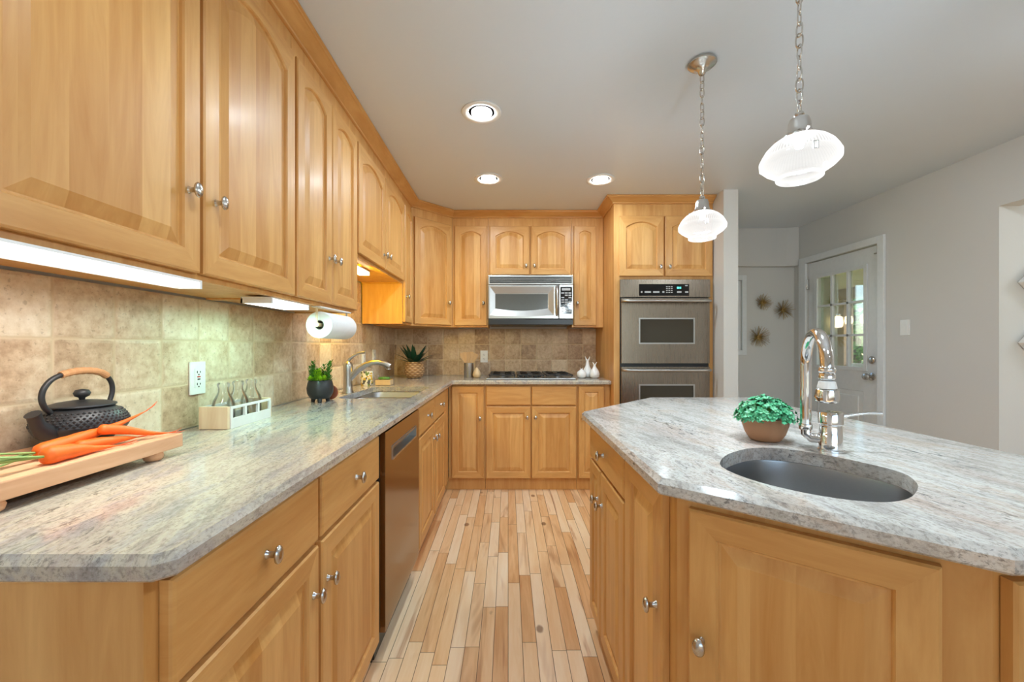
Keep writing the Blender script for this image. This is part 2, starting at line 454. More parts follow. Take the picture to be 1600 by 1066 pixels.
def inset(poly, d):
    n = len(poly); out = []
    area = sum(poly[i][0]*poly[(i+1) % n][1]-poly[(i+1) % n][0]*poly[i][1] for i in range(n))
    sg = 1 if area > 0 else -1
    for i in range(n):
        p0, p1, p2 = Vector(poly[i-1]), Vector(poly[i]), Vector(poly[(i+1) % n])
        a, b = (p1-p0).normalized(), (p2-p1).normalized()
        na, nb = Vector((-a.y, a.x))*sg, Vector((-b.y, b.x))*sg
        m = na+nb; m = m/max(.2, (m.length_squared/2))
        out.append((p1.x+m.x*d, p1.y+m.y*d))
    return out

def thing(name, label, cat, loc=(0, 0, 0), rz=0, group=None):
    o = bpy.data.objects.new(name, None); COL.objects.link(o); o.empty_display_size = .05
    o.location = loc; o.rotation_euler = (0, 0, rz); tag(o, label, cat, group); return o
def tag(o, label, cat, group=None):
    o['label'] = label; o['category'] = cat
    if group: o['group'] = group
    return o
def struct(o): o['kind'] = 'structure'; return o
def dup(root, loc, label=None, rz=None):
    r = root.copy(); COL.objects.link(r); r.location = loc
    if rz is not None: r.rotation_euler = (0, 0, rz)
    if label: r['label'] = label
    for ch in list(root.children):
        c = ch.copy(); COL.objects.link(c); c.parent = r
        for g in list(ch.children):
            d = g.copy(); COL.objects.link(d); d.parent = c
    return r

# ------------------------------------------------------------------ room shell
CEIL = 2.392
def wallbox(name, boxes, mat='wall'):
    m = MB()
    for b in boxes: m.box(*b)
    return struct(m.build(name, mat))
wallbox('floor', [(-1.25, 5.0, -2.6, 4.4, -.06, 0)], 'floor')
wallbox('ceiling', [(-1.25, 5.0, -2.6, 4.4, CEIL, CEIL+.08)], 'ceiling')
wallbox('wall_left', [(-1.25, -1.105, -2.6, 4.1, 0, CEIL)])
wallbox('wall_back', [(-1.105, 1.64, 3.96, 4.1, 0, CEIL)])
wallbox('wall_partition', [(1.641, 1.752, 3.12, 4.2, 0, CEIL)])
wallbox('wall_rear', [(-1.25, -.9, -2.74, -2.6, 0, CEIL), (-.9, 2.7, -2.74, -2.6, 0, .7), (-.9, 2.7, -2.74, -2.6, 2.15, CEIL), (2.7, 5.0, -2.74, -2.6, 0, CEIL)])
RX = 2.91
DY0, DY1, DH = 3.211, 3.985, 2.005
wallbox('wall_right', [(RX, RX+.12, 2.428, DY0, 0, CEIL), (RX, RX+.12, DY1, 4.34, 0, CEIL), (RX, RX+.12, DY0, DY1, DH, CEIL),
                       (RX, RX+.12, .9, 2.428, 2.031, CEIL), (RX, RX+.12, -2.6, .9, 0, CEIL)])
wallbox('wall_hall', [(RX+.12, 5.0, 2.428, 2.548, 0, CEIL)])
wallbox('wall_hall_end', [(4.95, 5.07, -2.6, -1.2, 0, CEIL), (4.95, 5.07, .5, 2.428, 0, CEIL), (4.95, 5.07, -1.2, .5, 0, .5), (4.95, 5.07, -1.2, .5, 2.1, CEIL)])
WX0, WX1, WZ0, WZ1 = 1.82, 2.375, 1.16, 1.87
FY = 4.17
wallbox('wall_far', [(1.752, WX0, FY, FY+.12, 0, CEIL), (WX1, RX, FY, FY+.12, 0, CEIL), (WX0, WX1, FY, FY+.12, 0, WZ0), (WX0, WX1, FY, FY+.12, WZ1, CEIL)])
m = MB()
sp = [(1.752, 4.13), (2.70, 4.13), (2.80, 4.12), (RX-.002, 4.095), (RX-.002, FY-.002), (1.752, FY-.002)]
m.loops([[(x, y, 2.005) for x, y in inset(sp, .004)], [(x, y, 2.012) for x, y in sp], [(x, y, CEIL-.001) for x, y in sp]])
struct(m.build('wall_soffit', 'wall'))
# window in the far wall, mostly behind the partition
m = MB()
for b in ((WX0-.06, WX0, WZ0-.06, WZ1+.06), (WX1, WX1+.045, WZ0-.05, WZ1+.05), (WX0, WX1, WZ1, WZ1+.05), (WX0, WX1, WZ0-.05, WZ0)):
    m.box(b[0], b[1], FY-.018, FY-.001, b[2], b[3], .003)
wf = struct(m.build('window_1', 'white'))
m = MB(); m.box(WX1-.035, WX1-.001, FY+.01, FY+.06, WZ0+.001, WZ1-.001); m.box(WX0+.001, WX0+.03, FY+.01, FY+.06, WZ0+.001, WZ1-.001)
m.box(WX0+.03, WX1-.035, FY+.01, FY+.06, WZ0+.001, WZ0+.04); m.box(WX0+.03, WX1-.035, FY+.01, FY+.06, WZ1-.04, WZ1-.001)
m.build('sash', 'white', wf)
m = MB(); m.box(WX0+.03, WX1-.035, FY+.033, FY+.037, WZ0+.04, WZ1-.04); m.build('pane', 'glass', wf)
# base trims (only glimpsed)
m = MB(); m.box(RX-.014, RX-.001, 2.40, 3.10, 0.001, .09); struct(m.build('baseboard_right', 'white'))

# ---- exterior door in the right wall
door = bpy.data.objects.new('door_1', None); COL.objects.link(door); door.location = (RX, DY0, 0); struct(door)
# local frame: world offsets
def dm(): return MB()
LX = -RX; 
m = dm()   # casing
cz = DH+.058
m.box(-.022, -.001, -.058, -.001, .001, cz, .004); m.box(-.022, -.001, DY1-DY0+.001, DY1-DY0+.09, .001, cz, .004); m.box(-.022, -.001, -.001, DY1-DY0+.001, DH+.001, cz, .004)
m.build('door_casing', 'white', door)
DW_ = DY1-DY0
gy0, gy1, gz0, gz1 = .135, .665, 1.015, 1.850
m = dm()
x0, x1 = .012, .05
m.box(x0, x1, .006, gy0, .008, DH-.006); m.box(x0, x1, gy1, DW_-.006, .008, DH-.006)
m.box(x0, x1, gy0, gy1, gz1, DH-.006); m.box(x0, x1, gy0, gy1, .008, gz0)
# lower raised panel
pz0, pz1 = .22, .83
L = []
for d, xx in ((0, x0-.001), (.012, x0+.010), (.03, x0+.010), (.05, x0-.003)):
    L.append([(xx, gy0+.02+d, pz0+d), (xx, gy1-.02-d, pz0+d), (xx, gy1-.02-d, pz1-d), (xx, gy0+.02+d, pz1-d)])
L.insert(0, [(x0+.002, a, b) for _, a, b in L[0]])
m.loops([[(p[0]-.004, p[1], p[2]) for p in l] for l in L])
slab_o = m.build('door_slab', 'white', door)
m = dm()   # glazing frame and muntins
m.box(x0-.012, x0-.0005, gy0-.02, gy0+.012, gz0-.02, gz1+.02, .003); m.box(x0-.012, x0-.0005, gy1-.012, gy1+.02, gz0-.02, gz1+.02, .003)
m.box(x0-.012, x0-.0005, gy0+.012, gy1-.012, gz1-.012, gz1+.02, .003); m.box(x0-.012, x0-.0005, gy0+.012, gy1-.012, gz0-.02, gz0+.012, .003)
for k in (1, 2):
    y = gy0+(gy1-gy0)*k/3; m.box(x0-.006, x0+.02, y-.009, y+.009, gz0, gz1)
    z = gz0+(gz1-gz0)*k/3; m.box(x0-.006, x0+.02, gy0, gy1, z-.009, z+.009)
m.build('muntin_grid', 'white', door)
m = dm(); m.box(.028, .032, gy0+.001, gy1-.001, gz0+.001, gz1-.001); m.build('glazing', 'glass', door)
m = dm()
m.lathe([(.030, 0), (.030, -.008), (.012, -.014), (.012, -.034), (.022, -.040), (.028, -.052), (.024, -.066), (.010, -.071)], (x0, .075, .955), 20, 'x')
m.build('door_knob', 'nickel', door, smooth=40)
m = dm(); m.lathe([(.030, 0), (.030, -.010), (.020, -.018), (.006, -.019)], (x0, .075, 1.088), 20, 'x'); m.build('deadbolt', 'nickel', door, smooth=40)
for z in (.25, 1.09, 1.80):
    m = dm(); m.box(-.004, x0-.001, DW_-.012, DW_-.001, z-.05, z+.05); m.lathe([(.006, -.05), (.006, .05)], (-.006, DW_-.004, z), 10); m.build('hinge', 'nickel', door)
m = dm(); m.box(-.003, x0-.002, .012, .045, DH-.075, DH-.066); m.box(-.003, x0-.002, .012, .020, DH-.066, DH-.008); m.build('door_stop', 'nickel', door)

# ------------------------------------------------------------------ cabinetry
def rect_loop(x0, x1, z0, z1, y, n, rise=0.0):
    L = [(x0, y, z0), (x1, y, z0)]
    for i in range(n+1):
        t = i/n; x = x1+(x0-x1)*t
        z = z1 - rise + rise*(1-(2*t-1)**2) if rise else z1
        L.append((x, y, z))
    return L
def door_mesh(w, h, arch, t=.019, fw=.052):
    m = MB(); n = 14; R = min(.050, w*.115) if arch else 0.0
    top = fw-.006 if arch else fw
    spec = [(0, 0, 0), (0, -(t-.004), 0), (.004, -t, 0), (fw, -t, R), (fw+.003, -(t-.004), R), (fw+.005, -(t-.0095), R), (fw+.009, -(t-.0095), R), (fw+.036, -(t-.0015), R*.95), (fw+.039, -(t-.0005), R*.95)]
    L = []
    for k, (d, y, r) in enumerate(spec):
        if k < 3: L.append(rect_loop(d, w-d, d, h-d, y, n))
        else: L.append(rect_loop(d, w-d, d, h-d+(fw-top if arch else 0), y, n, r))
    def mis(k, i):
        if k == 2: return 1 if (i == 0 or 2 <= i <= n+1) else 0
        if k >= 6: return 2
        return 0
    m.loops(L, True, True, True, mis); return m
def slab_front(w, h, t=.019):
    m = MB(); L = []
    for d, y in ((0, 0), (0, -(t-.006)), (.002, -(t-.002)), (.007, -t)):
        L.append([(d, y, d), (w-d, y, d), (w-d, y, h-d), (d, y, h-d)])
    m.loops(L); return m
def knob_mesh():
    m = MB()
    m.lathe([(.0075, 0), (.0065, -.003), (.005, -.006), (.005, -.016), (.0085, -.019), (.0135, -.021), (.0145, -.024), (.0125, -.028), (.006, -.031), (.001, -.0315)], (0, 0, 0), 20, 'y', .86, 1.28)
    o = m.build('knob', 'nickel', None, smooth=50); me = o.data
    bpy.data.objects.remove(o); return me
KNOB = knob_mesh()
def add_knob(parent, x, z, t=.019):
    k = bpy.data.objects.new('knob', KNOB); COL.objects.link(k); k.parent = parent; k.location = (x, -t, z); return k

def cabinet(name, label, cat, x, y, rz, W, D, z0, z1, fronts, toe=0.0, top=True, group=None, extra=None, split_frame=True):
    """x,y: left end of the door-front plane; local x runs right, -y faces the room"""
    c, s = math.cos(rz), math.sin(rz)
    ox, oy = x - s*.020, y + c*.020
    r = thing(name, label, cat, (ox, oy, z0), rz, group)
    H = z1-z0; m = MB()
    m.box(0, W, 0, .019, toe, H)                       # face frame
    m.box(0, .016, .019, D, toe, H); m.box(W-.016, W, .019, D, toe, H)
    m.box(.016, W-.016, .019, D, toe+.006, toe+.022)
    m.box(.016, W-.016, D-.008, D, toe+.022, H)
    if top: m.box(.016, W-.016, .019, D-.008, H-.016, H)
    if toe: m.box(0, W, .028, .044, .001, toe); m.box(0, .016, .044, D, .001, toe); m.box(W-.016, W, .044, D, .001, toe)
    if extra: extra(m)
    m.build('cabinet_body', 'wood_v', r)
    for f in fronts:
        w, h = f['x1']-f['x0'], f['z1']-f['z0']
        if f['k'] == 'door':
            d = door_mesh(w, h, f.get('arch', False), fw=f.get('fw', .052)).build('door', ['wood_v', 'wood_h', 'wood_p'], r)
        else:
            d = slab_front(w, h).build('drawer', 'wood_h', r)
        d.location = (f['x0'], -.001, f['z0']-z0)
        if f.get('knob'): add_knob(d, f['knob'][0], f['knob'][1])
    return r
def D_(x0, x1, z0, z1, side=None, kz=None, arch=False, kd=.030, fw=.052):
    k = None
    if side: k = (kd if side == 'L' else x1-x0-kd, kz-z0)
    return dict(k='door', x0=x0, x1=x1, z0=z0, z1=z1, arch=arch, knob=k, fw=fw)
def W_(x0, x1, z0, z1, knob=True):
    return dict(k='drawer', x0=x0, x1=x1, z0=z0, z1=z1, knob=((x1-x0)/2, (z1-z0)/2) if knob else None)
BZ1 = CT-.0365; BD0, BD1 = .108, .700; DR0, DR1 = .712, .868
FX = -.475; BD = .598
L90 = PI/2
# left base run (local x = world y)
def lb(name, label, y0, y1, fronts, **kw):
    return cabinet(name, label, 'cabinet', FX, y0, L90, y1-y0, BD, 0, BZ1, [dict(f, x0=f['x0']-y0, x1=f['x1']-y0) for f in fronts], toe=.10, top=False, **kw)
lb('base_cabinet', 'nearest left maple base cabinet, two drawers over two doors beside the dishwasher', .556, 1.530,
   [W_(.580, 1.030, DR0, DR1), W_(1.048, 1.512, DR0, DR1), D_(.580, 1.030, BD0, BD1, 'R', .590), D_(1.048, 1.512, BD0, BD1, 'L', .590)])
lb('sink_base_cabinet', 'maple sink base cabinet right of the dishwasher, under the double-bowl sink', 2.160, 3.378,
   [W_(2.200, 2.640, DR0, DR1), W_(2.665, 3.09, DR0, DR1), D_(2.200, 2.640, BD0, BD1, 'R', .610), D_(2.665, 3.09, BD0, BD1, 'L', .610)])
# back base run
BY = 3.38; BBD = .55
def bb(name, label, x0, x1, fronts, **kw):
    return cabinet(name, label, 'cabinet', x0, BY, 0, x1-x0, BBD, 0, BZ1, [dict(f, x0=f['x0']-x0, x1=f['x1']-x0) for f in fronts], toe=.10, top=False, **kw)
bb('corner_base_cabinet', 'tall-doored maple base cabinet in the inner corner, left of the cooktop cabinet', -.494, -.192, [D_(-.466, -.202, BD0, DR1, 'R', .605)],
   extra=lambda m: m.box(-.044, 0, .028, .044, .001, .10))
bb('cooktop_base_cabinet', 'maple base cabinet under the gas cooktop with two plain false drawer fronts over two doors', -.190, .571,
   [W_(-.181, .186, DR0, DR1, False), W_(.195, .562, DR0, DR1, False), D_(-.181, .186, BD0, BD1, 'R', .612), D_(.195, .562, BD0, BD1, 'L', .612)])
bb('narrow_base_cabinet', 'narrow maple base cabinet between the cooktop cabinet and the oven tower', .573, .843, [D_(.583, .793, BD0, DR1, 'L', .605, fw=.046)])

# dishwasher
def dishwasher():
    y0, y1 = 1.545, 2.135; Wd = y1-y0
    r = thing('dishwasher', 'stainless steel dishwasher with a pocket handle set in the left base cabinets', 'dishwasher', (FX-.012, y0, 0), L90)
    m = MB(); m.box(.004, Wd-.004, .02, .56, .012, .875); m.box(.0, .004, .0, .55, .1, .87); m.build('tub_casing', 'black', r)
    hx0, hx1, hz0, hz1 = .10, .515, .748, .797
    m = MB(); z0, z1 = .115, .872
    m.box(.006, hx0, -.022, .018, z0, z1); m.box(hx1, Wd-.006, -.022, .018, z0, z1)
    m.box(hx0, hx1, -.022, .018, z0, hz0); m.box(hx0, hx1, -.022, .018, hz1, z1)
    m.build('door', 'steel_dark', r)
    m = MB(); m.box(hx0, hx1, .012, .017, hz0, hz1)
    m.box(hx0, hx1, -.026, .012, hz0-.004, hz0+.004); m.box(hx0, hx1, -.026, .012, hz1-.003, hz1+.003); m.box(hx0-.003, hx0+.003, -.025, .012, hz0, hz1); m.box(hx1-.003, hx1+.003, -.025, .012, hz0, hz1)
    m.build('pocket_handle', 'steel', r)
    m = MB(); m.box(.006, Wd-.006, .03, .04, .001, .11); m.build('kick_plate', 'black', r)
dishwasher()
# filler panel between dishwasher and cabinets belongs to neighbours: slim stiles
# upper cabinets
UF = -.772; UD = .299; UZ0, UZ1, UT = 1.368, 2.338, 2.264; UB = 1.383
def lu(name, label, y0, y1, fronts, z0=UZ0, **kw):
    return cabinet(name, label, 'wall cabinet', UF, y0, L90, y1-y0, UD, z0, UZ1, [dict(f, x0=f['x0']-y0, x1=f['x1']-y0) for f in fronts], **kw)
lu('upper_cabinet', 'largest maple wall cabinet at the near left, with two arched doors over the long light', .562, 1.494,
   [D_(.572, 1.030, UB, UT, 'R', 1.578, True, .040), D_(1.042, 1.487, UB, UT, 'L', 1.578, True, .040)])
lu('upper_cabinet', 'maple wall cabinet with two narrow arched doors above the paper towel roll', 1.496, 2.110,
   [D_(1.504, 1.798, UB, UT, 'R', 1.578, True), D_(1.804, 2.100, UB, UT, 'L', 1.578, True)])
lu('short_upper_cabinet', 'short maple wall cabinet with two arched doors above the left sink', 2.112, 3.060,
   [D_(2.125, 2.578, 1.684, UT, 'R', 1.768, True), D_(2.590, 3.048, 1.684, UT, 'L', 1.768, True)], z0=1.668)
lu('narrow_upper_cabinet', 'narrow maple wall cabinet with an amber-lit side panel, just left of the corner cabinet', 3.062, 3.335,
   [D_(3.075, 3.318, UB, UT, 'L', 1.575, True, .028, fw=.044)])
# diagonal corner
dl = math.hypot(.285, .285)
r = thing('corner_upper_cabinet', 'diagonal corner maple wall cabinet with one tall arched door, above the potted agave', 'wall cabinet', (0, 0, UZ0))
m = MB()
cp = [(-.792, 3.345), (-.792+.297, 3.642), (-.495, 3.948), (-1.095, 3.948), (-1.095, 3.345)]
cp = [(-.790, 3.3475), (-.4965, 3.641), (-.4965, 3.946), (-1.092, 3.946), (-1.092, 3.3475)]
m.prism(cp, 0, UZ1-UZ0); m.build('cabinet_body', 'wood_v', r)
d = door_mesh(.372, UT-UB, True).build('door', ['wood_v', 'wood_h', 'wood_p'], r)
d.location = (-.790+.015-.0007+.0005, 3.3475+.015+.0007-.0012, UB-UZ0); d.rotation_euler = (0, 0, PI/4)
add_knob(d, .372-.032, 1.578-UB)
UY = 3.625
def bu(name, label, x0, x1, fronts, z0=UZ0, **kw):
    return cabinet(name, label, 'wall cabinet', x0, UY, 0, x1-x0, .300, z0, UZ1, [dict(f, x0=f['x0']-x0, x1=f['x1']-x0) for f in fronts], **kw)
bu('upper_cabinet', 'maple wall cabinet with one arched door between the corner cabinet and the microwave', -.4945, -.178, [D_(-.474, -.189, UB, UT, 'R', 1.578, True)])
bu('microwave_upper_cabinet', 'short maple wall cabinet with two small arched doors directly above the microwave', -.176, .566,
   [D_(-.163, .188, 1.832, UT, 'R', 1.910, True), D_(.202, .553, 1.832, UT, 'L', 1.910, True)], z0=1.812)
bu('upper_cabinet', 'narrow maple wall cabinet with one arched door between microwave and oven tower', .568, .8435, [D_(.583, .779, UB, UT, 'L', 1.578, True, fw=.046)])

# oven tower
OX0, OX1, OY = .846, 1.638, 3.26
r = thing('oven_cabinet', 'tall maple oven tower cabinet with two arched doors above the double oven', 'cabinet', (OX0, OY+.02, 0))
m = MB(); Wc = OX1-OX0; Dp = 3.955-OY-.02
ox0, ox1, oz0, oz1 = .887-OX0+.006, 1.604-OX0-.006, .44, 1.726
m.box(0, .016, .019, Dp, .1, 2.337); m.box(Wc-.016, Wc, .019, Dp, .1, 2.337); m.box(.016, Wc-.016, Dp-.01, Dp, .1, 2.337)
m.box(0, ox0, 0, .019, .1, 2.337); m.box(ox1, Wc, 0, .019, .1, 2.337); m.box(ox0, ox1, 0, .019, oz1, 2.337); m.box(ox0, ox1, 0, .019, .1, oz0)
m.box(.016, Wc-.016, .019, Dp-.01, oz1+.004, oz1+.02); m.box(.016, Wc-.016, .019, Dp-.01, oz0-.02, oz0-.002); m.box(0, Wc, .06, .08, .001, .1)
m.build('cabinet_body', 'wood_v', r)
for (a, b, sd) in ((.887, 1.240, 'R'), (1.252, 1.628, 'L')):
    d = door_mesh(b-a, 2.238-1.758, True).build('door', ['wood_v', 'wood_h', 'wood_p'], r); d.location = (a-OX0, -.001, 1.758)
    add_knob(d, (b-a-.03) if sd == 'R' else .03, 1.829-1.758)
d = slab_front(.70, .28).build('drawer', 'wood_h', r); d.location = (.03, -.001, .13); add_knob(d, .35, .14)

# double oven
r = thing('double_oven', 'stainless steel built-in double wall oven with black control strip', 'oven', (.887, OY+.02, .0))
Wo = 1.604-.887
m = MB(); m.box(.02, Wo-.02, .004, .60, .452, 1.70); m.box(.005, Wo-.005, -.012, -.0005, .43, 1.70); m.build('oven_casing', 'black', r)
m = MB(); m.box(0, Wo, -.030, -.013, 1.588, 1.7305, .003); m.build('control_panel', 'steel_v', r)
cpn = r.children[-1]
m = MB(); m.box(.152, .548, -.0325, -.0305, 1.600, 1.692); m.build('control_display', 'black_glass', cpn)
m = MB()
for i in range(3):
    for j in range(4): m.box(.365+i*.019, .378+i*.019, -.0335, -.0327, 1.622+j*.015, 1.630+j*.015)
m.build('keypad_print', 'grey_print', cpn)
for a, b, c, d in ((.165, .178, 1.622, 1.636), (.195, .245, 1.622, 1.636), (.262, .312, 1.622, 1.636), (.335, .352, 1.622, 1.636), (.452, .487, 1.622, 1.636), (.516, .540, 1.622, 1.636), (.516, .536, 1.676, 1.684)):
    m = MB(); m.box(a, b, -.0335, -.0327, c, d); m.build('key_print', 'grey_print', cpn)
m = MB()
for i, a in enumerate((.452, .462, .476)): m.box(a, a+.007, -.0335, -.0327, 1.655, 1.670)
m.build('clock_digits', 'cyan', cpn)
def oven_door(z0, z1, wz0, wz1):
    m = MB(); x0, x1, t0, t1 = .010, Wo-.010, -.040, -.013
    a, b = .150, .585
    m.box(x0, a, t0, t1, z0, z1); m.box(b, x1, t0, t1, z0, z1); m.box(a, b, t0, t1, wz1, z1); m.box(a, b, t0, t1, z0, wz0)
    d = m.build('oven_door', 'steel_v', r)
    m = MB(); m.box(a+.006, b-.006, t0+.003, t0+.008, wz0+.006, wz1-.006); m.build('window_glass', 'oven_glass', d)
    m = MB()
    for q in ((a-.004, a+.007, wz0-.004, wz1+.004), (b-.007, b+.004, wz0-.004, wz1+.004), (a+.007, b-.007, wz0-.004, wz0+.007), (a+.007, b-.007, wz1-.007, wz1+.004)):
        m.box(q[0], q[1], t0-.003, t0+.002, q[2], q[3])
    m.build('window_trim', 'steel', d)
    m = MB(); hz = z1-.024
    pts = [(x0+.008, t0-.004, hz), (x0+.012, t0-.034, hz), (x0+.05, t0-.046, hz), (Wo/2, t0-.050, hz), (x1-.05, t0-.046, hz), (x1-.012, t0-.034, hz), (x1-.008, t0-.004, hz)]
    m.tube(pts, .0115, 14); m.build('handle', 'steel', d, smooth=60)
oven_door(1.064, 1.578, 1.2204, 1.42)
oven_door(.470, 1.035, .67, .895)

# microwave
r = thing('microwave', 'stainless steel over-the-range microwave above the gas cooktop', 'microwave', (-.170, 3.50, 1.382))
Wm, Hm = .725, .425
m = MB(); m.box(.002, Wm-.002, .03, .445, .004, Hm-.002); m.build('microwave_casing', 'black', r)
m = MB(); m.box(0, Wm, .0, .03, .345, Hm, .003); gr = m.build('vent_panel', 'steel', r)
m = MB(); m.box(.012, Wm-.012, -.002, .001, .358, .409); m.build('vent_recess', 'black', gr)
for k in range(3):
    m = MB(); m.box(.014, Wm-.014, -.006, .0, .3690+k*.0130, .3715+k*.0130); m.build('louver', 'pewter', gr)
m = MB()   # door with a faceted picture-frame surround
xd1 = .600; z0, z1 = .052, .340
def RL(x0, x1, za, zb, y, bow=0):
    n = 8; L = [(x0, y, za)]+[(x0+(x1-x0)*i/n, y, za-bow*math.sin(PI*i/n)) for i in range(1, n)]+[(x1, y, za), (x1, y, zb), (x0, y, zb)]
    return L
m.loops([RL(0, xd1, z0, z1, .03), RL(0, xd1, z0, z1, -.002), RL(.003, xd1-.003, z0+.003, z1-.003, -.006), RL(.014, xd1-.040, .080, z1-.014, -.006, .006), RL(.058, .512, .138, .268, .008, .018), RL(.062, .508, .142, .264, .008, .018)], True, True, False)
dd = m.build('microwave_door', 'steel', r)
m = MB(); m.loops([RL(.060, .510, .139, .266, .0095, .018), RL(.060, .510, .139, .266, .0075, .018)]); m.build('window', 'mw_glass', dd)
m = MB(); m.tube([(.585, -.004, .083), (.585, -.030, .10), (.585, -.042, .16), (.585, -.045, .20), (.585, -.042, .25), (.585, -.030, .308), (.585, -.004, .326)], .0105, 12); m.build('handle', 'steel', dd, smooth=60)
m = MB(); m.box(.603, Wm, -.006, .03, z0, z1, .003); cpn = m.build('keypad_panel', 'steel', r)
m = MB(); n = 10
kp = [(.615, .105)]+[(.615+.098*i/n, .098-.012*math.sin(PI*i/n)*.0 - .006*(i/n)) for i in range(1, n)]+[(.713, .092), (.716, .26), (.713, .322), (.617, .322)]
m.loops([[(x, -.0085, z) for x, z in kp], [(x, -.006, z) for x, z in kp]]); m.build('keypad', 'black_glass', cpn)
m = MB()
m.box(.628, .700, -.0092, -.0084, .292, .312)
for j in range(9):
    for i in range(3):
        if (i+j) % 4 != 3: m.box(.623+i*.031, .623+i*.031+.024, -.0092, -.0084, .110+j*.0195, .110+j*.0195+.010)
m.build('key_print', 'grey_print', cpn)
m = MB(); m.box(.0, Wm, .0, .03, .0, .049, .004); m.build('bottom_grille', 'black', r)

# crown moulding: one continuous run with mitred corners
def sweep(m, path, prof):
    n = len(path); L = []
    nr = []
    for i in range(n):
        p = Vector(path[i]); ds = []
        if i > 0: ds.append((p-Vector(path[i-1])).normalized())
        if i < n-1: ds.append((Vector(path[i+1])-p).normalized())
        ns = [Vector((d.y, -d.x)) for d in ds]
        mm = sum(ns, Vector((0, 0)))
        mm = mm/(mm.length_squared/len(ns)) if len(ns) > 1 else ns[0]
        nr.append(mm)
    for i in range(n): L.append([(path[i][0]+nr[i].x*o, path[i][1]+nr[i].y*o, z) for o, z in prof])
    m.loops(L, True, True, True)
m = MB()
cprof = [(-.010, 2.3385), (.005, 2.3385), (.010, 2.340), (.012, 2.346), (.010, 2.349), (.016, 2.352), (.026, 2.358), (.040, 2.367), (.054, 2.375), (.060, 2.376), (.062, 2.382), (.067, 2.384), (.067, 2.3905), (-.010, 2.3905)]
sweep(m, [(-.791, .55), (-.791, 3.3485), (-.4955, 3.644), (.845, 3.644), (.845, 3.279), (1.637, 3.279)], [(o, z) for o, z in cprof])
tag(m.build('crown_molding', 'wood_h', None), 'stepped maple crown molding running along the ceiling above the wall cabinets', 'molding')

# island
ID = .345
IC = [(.318, .870), (.690, .5575), (1.33, .5575), (1.33, 2.255), (.778, 2.255), (.318, 1.768)]
ibx = .347
ip = [(.367, .890), (.718, .607), (1.29, .607+.02), (1.29, 2.21), (.795, 2.21), (.367, 1.755)]
r = thing('island_cabinet', 'maple kitchen island base with cut corners, doors on its left and angled front', 'cabinet', (0, 0, 0))
m = MB()
def ringwall(m, poly, t, z0, z1):
    i2 = inset(poly, t)
    m.loops([[(x, y, z0) for x, y in poly], [(x, y, z1) for x, y in poly], [(x, y, z1) for x, y in i2], [(x, y, z0) for x, y in i2], [(x, y, z0) for x, y in poly]], True, False, False)
ringwall(m, ip, .018, .09, BZ1); ringwall(m, inset(ip, .045), .018, .001, .09)
m.build('cabinet_body', 'wood_v', r)
def place_front(root, mesh, name, mats, px, py, rz, z, knob=None):
    d = mesh.build(name, mats, root); d.location = (px, py, z); d.rotation_euler = (0, 0, rz)
    if knob: add_knob(d, *knob)
    return d
DM = ['wood_v', 'wood_h', 'wood_p']
R90 = -PI/2
lx = .366
IB0 = .095
place_front(r, slab_front(.505, .128), 'drawer', 'wood_h', lx, 1.742, R90, .737, (.252, .064))
place_front(r, door_mesh(.190, .725-IB0, False, fw=.045), 'door', DM, lx, 1.742, R90, IB0, (.160, .610-IB0))
place_front(r, door_mesh(.305, .725-IB0, False), 'door', DM, lx, 1.542, R90, IB0, (.030, .610-IB0))
place_front(r, door_mesh(.292, .868-IB0, False), 'door', DM, lx, 1.222, R90, IB0, (.262, .594-IB0))
dv = Vector((.718-.367, .607-.890)); ang = math.atan2(dv.y, dv.x); dv.normalize(); nv = Vector((dv.y, -dv.x))
Lg = math.hypot(.718-.367, .607-.890)
p = Vector((.367, .890)) + dv*.028 + nv*.001
place_front(r, door_mesh(Lg-.082, .860-IB0, False), 'door', DM, p.x, p.y, ang, IB0, (.026, .594-IB0))
place_front(r, door_mesh(.36, .860-IB0, False), 'door', DM, .728, .606, math.atan2(.02, .572), IB0, None)

def smooth_loop(pts, sub=4):
    n = len(pts); out = []
    for i in range(n):
        p0, p1, p2, p3 = [Vector(pts[(i+k-1) % n]) for k in range(4)]
        for j in range(sub):
            t = j/sub
            q = .5*((2*p1)+(-p0+p2)*t+(2*p0-5*p1+4*p2-p3)*t*t+(-p0+3*p1-3*p2+p3)*t**3)
            out.append((q.x, q.y))
    return out
SK = [(.497, .955), (.540, 1.030), (.600, 1.088), (.677, 1.131), (.752, 1.124), (.816, 1.064), (.858, .983), (.874, .910), (.844, .848), (.797, .798), (.732, .752), (.669, .737), (.606, .756), (.550, .802), (.508, .870)]
SK = smooth_loop(SK, 3)
m = MB(); m.slab(IC, [SK], CT-.034, CT, .011)
tag(m.build('island_countertop', 'granite2', None), 'grey veined granite countertop on the kitchen island with an oval sink cut-out', 'countertop')
# island sink
r = thing('island_sink', 'rounded stainless steel undermount bar sink in the island countertop', 'sink', (.69, .93, 0))
m = MB(); c0 = Vector((.69, .93)); L = []
zs = CT-.0362
for k, z in ((1.10, zs), (1.03, zs), (1.025, zs-.004), (1.015, zs-.05), (.985, zs-.12), (.93, zs-.150), (.80, zs-.165), (.2, zs-.172)):
    L.append([((x-c0.x)*k, (y-c0.y)*k, z) for x, y in SK])
m.loops(L, True, False, True); bw = m.build('bowl', 'steel_sink', r, smooth=50)
m = MB(); m.lathe([(.038, zs-.1695), (.038, zs-.167), (.030, zs-.166), (.012, zs-.168)], (0, 0, 0), 24); m.build('drain', 'chrome', r, smooth=40)

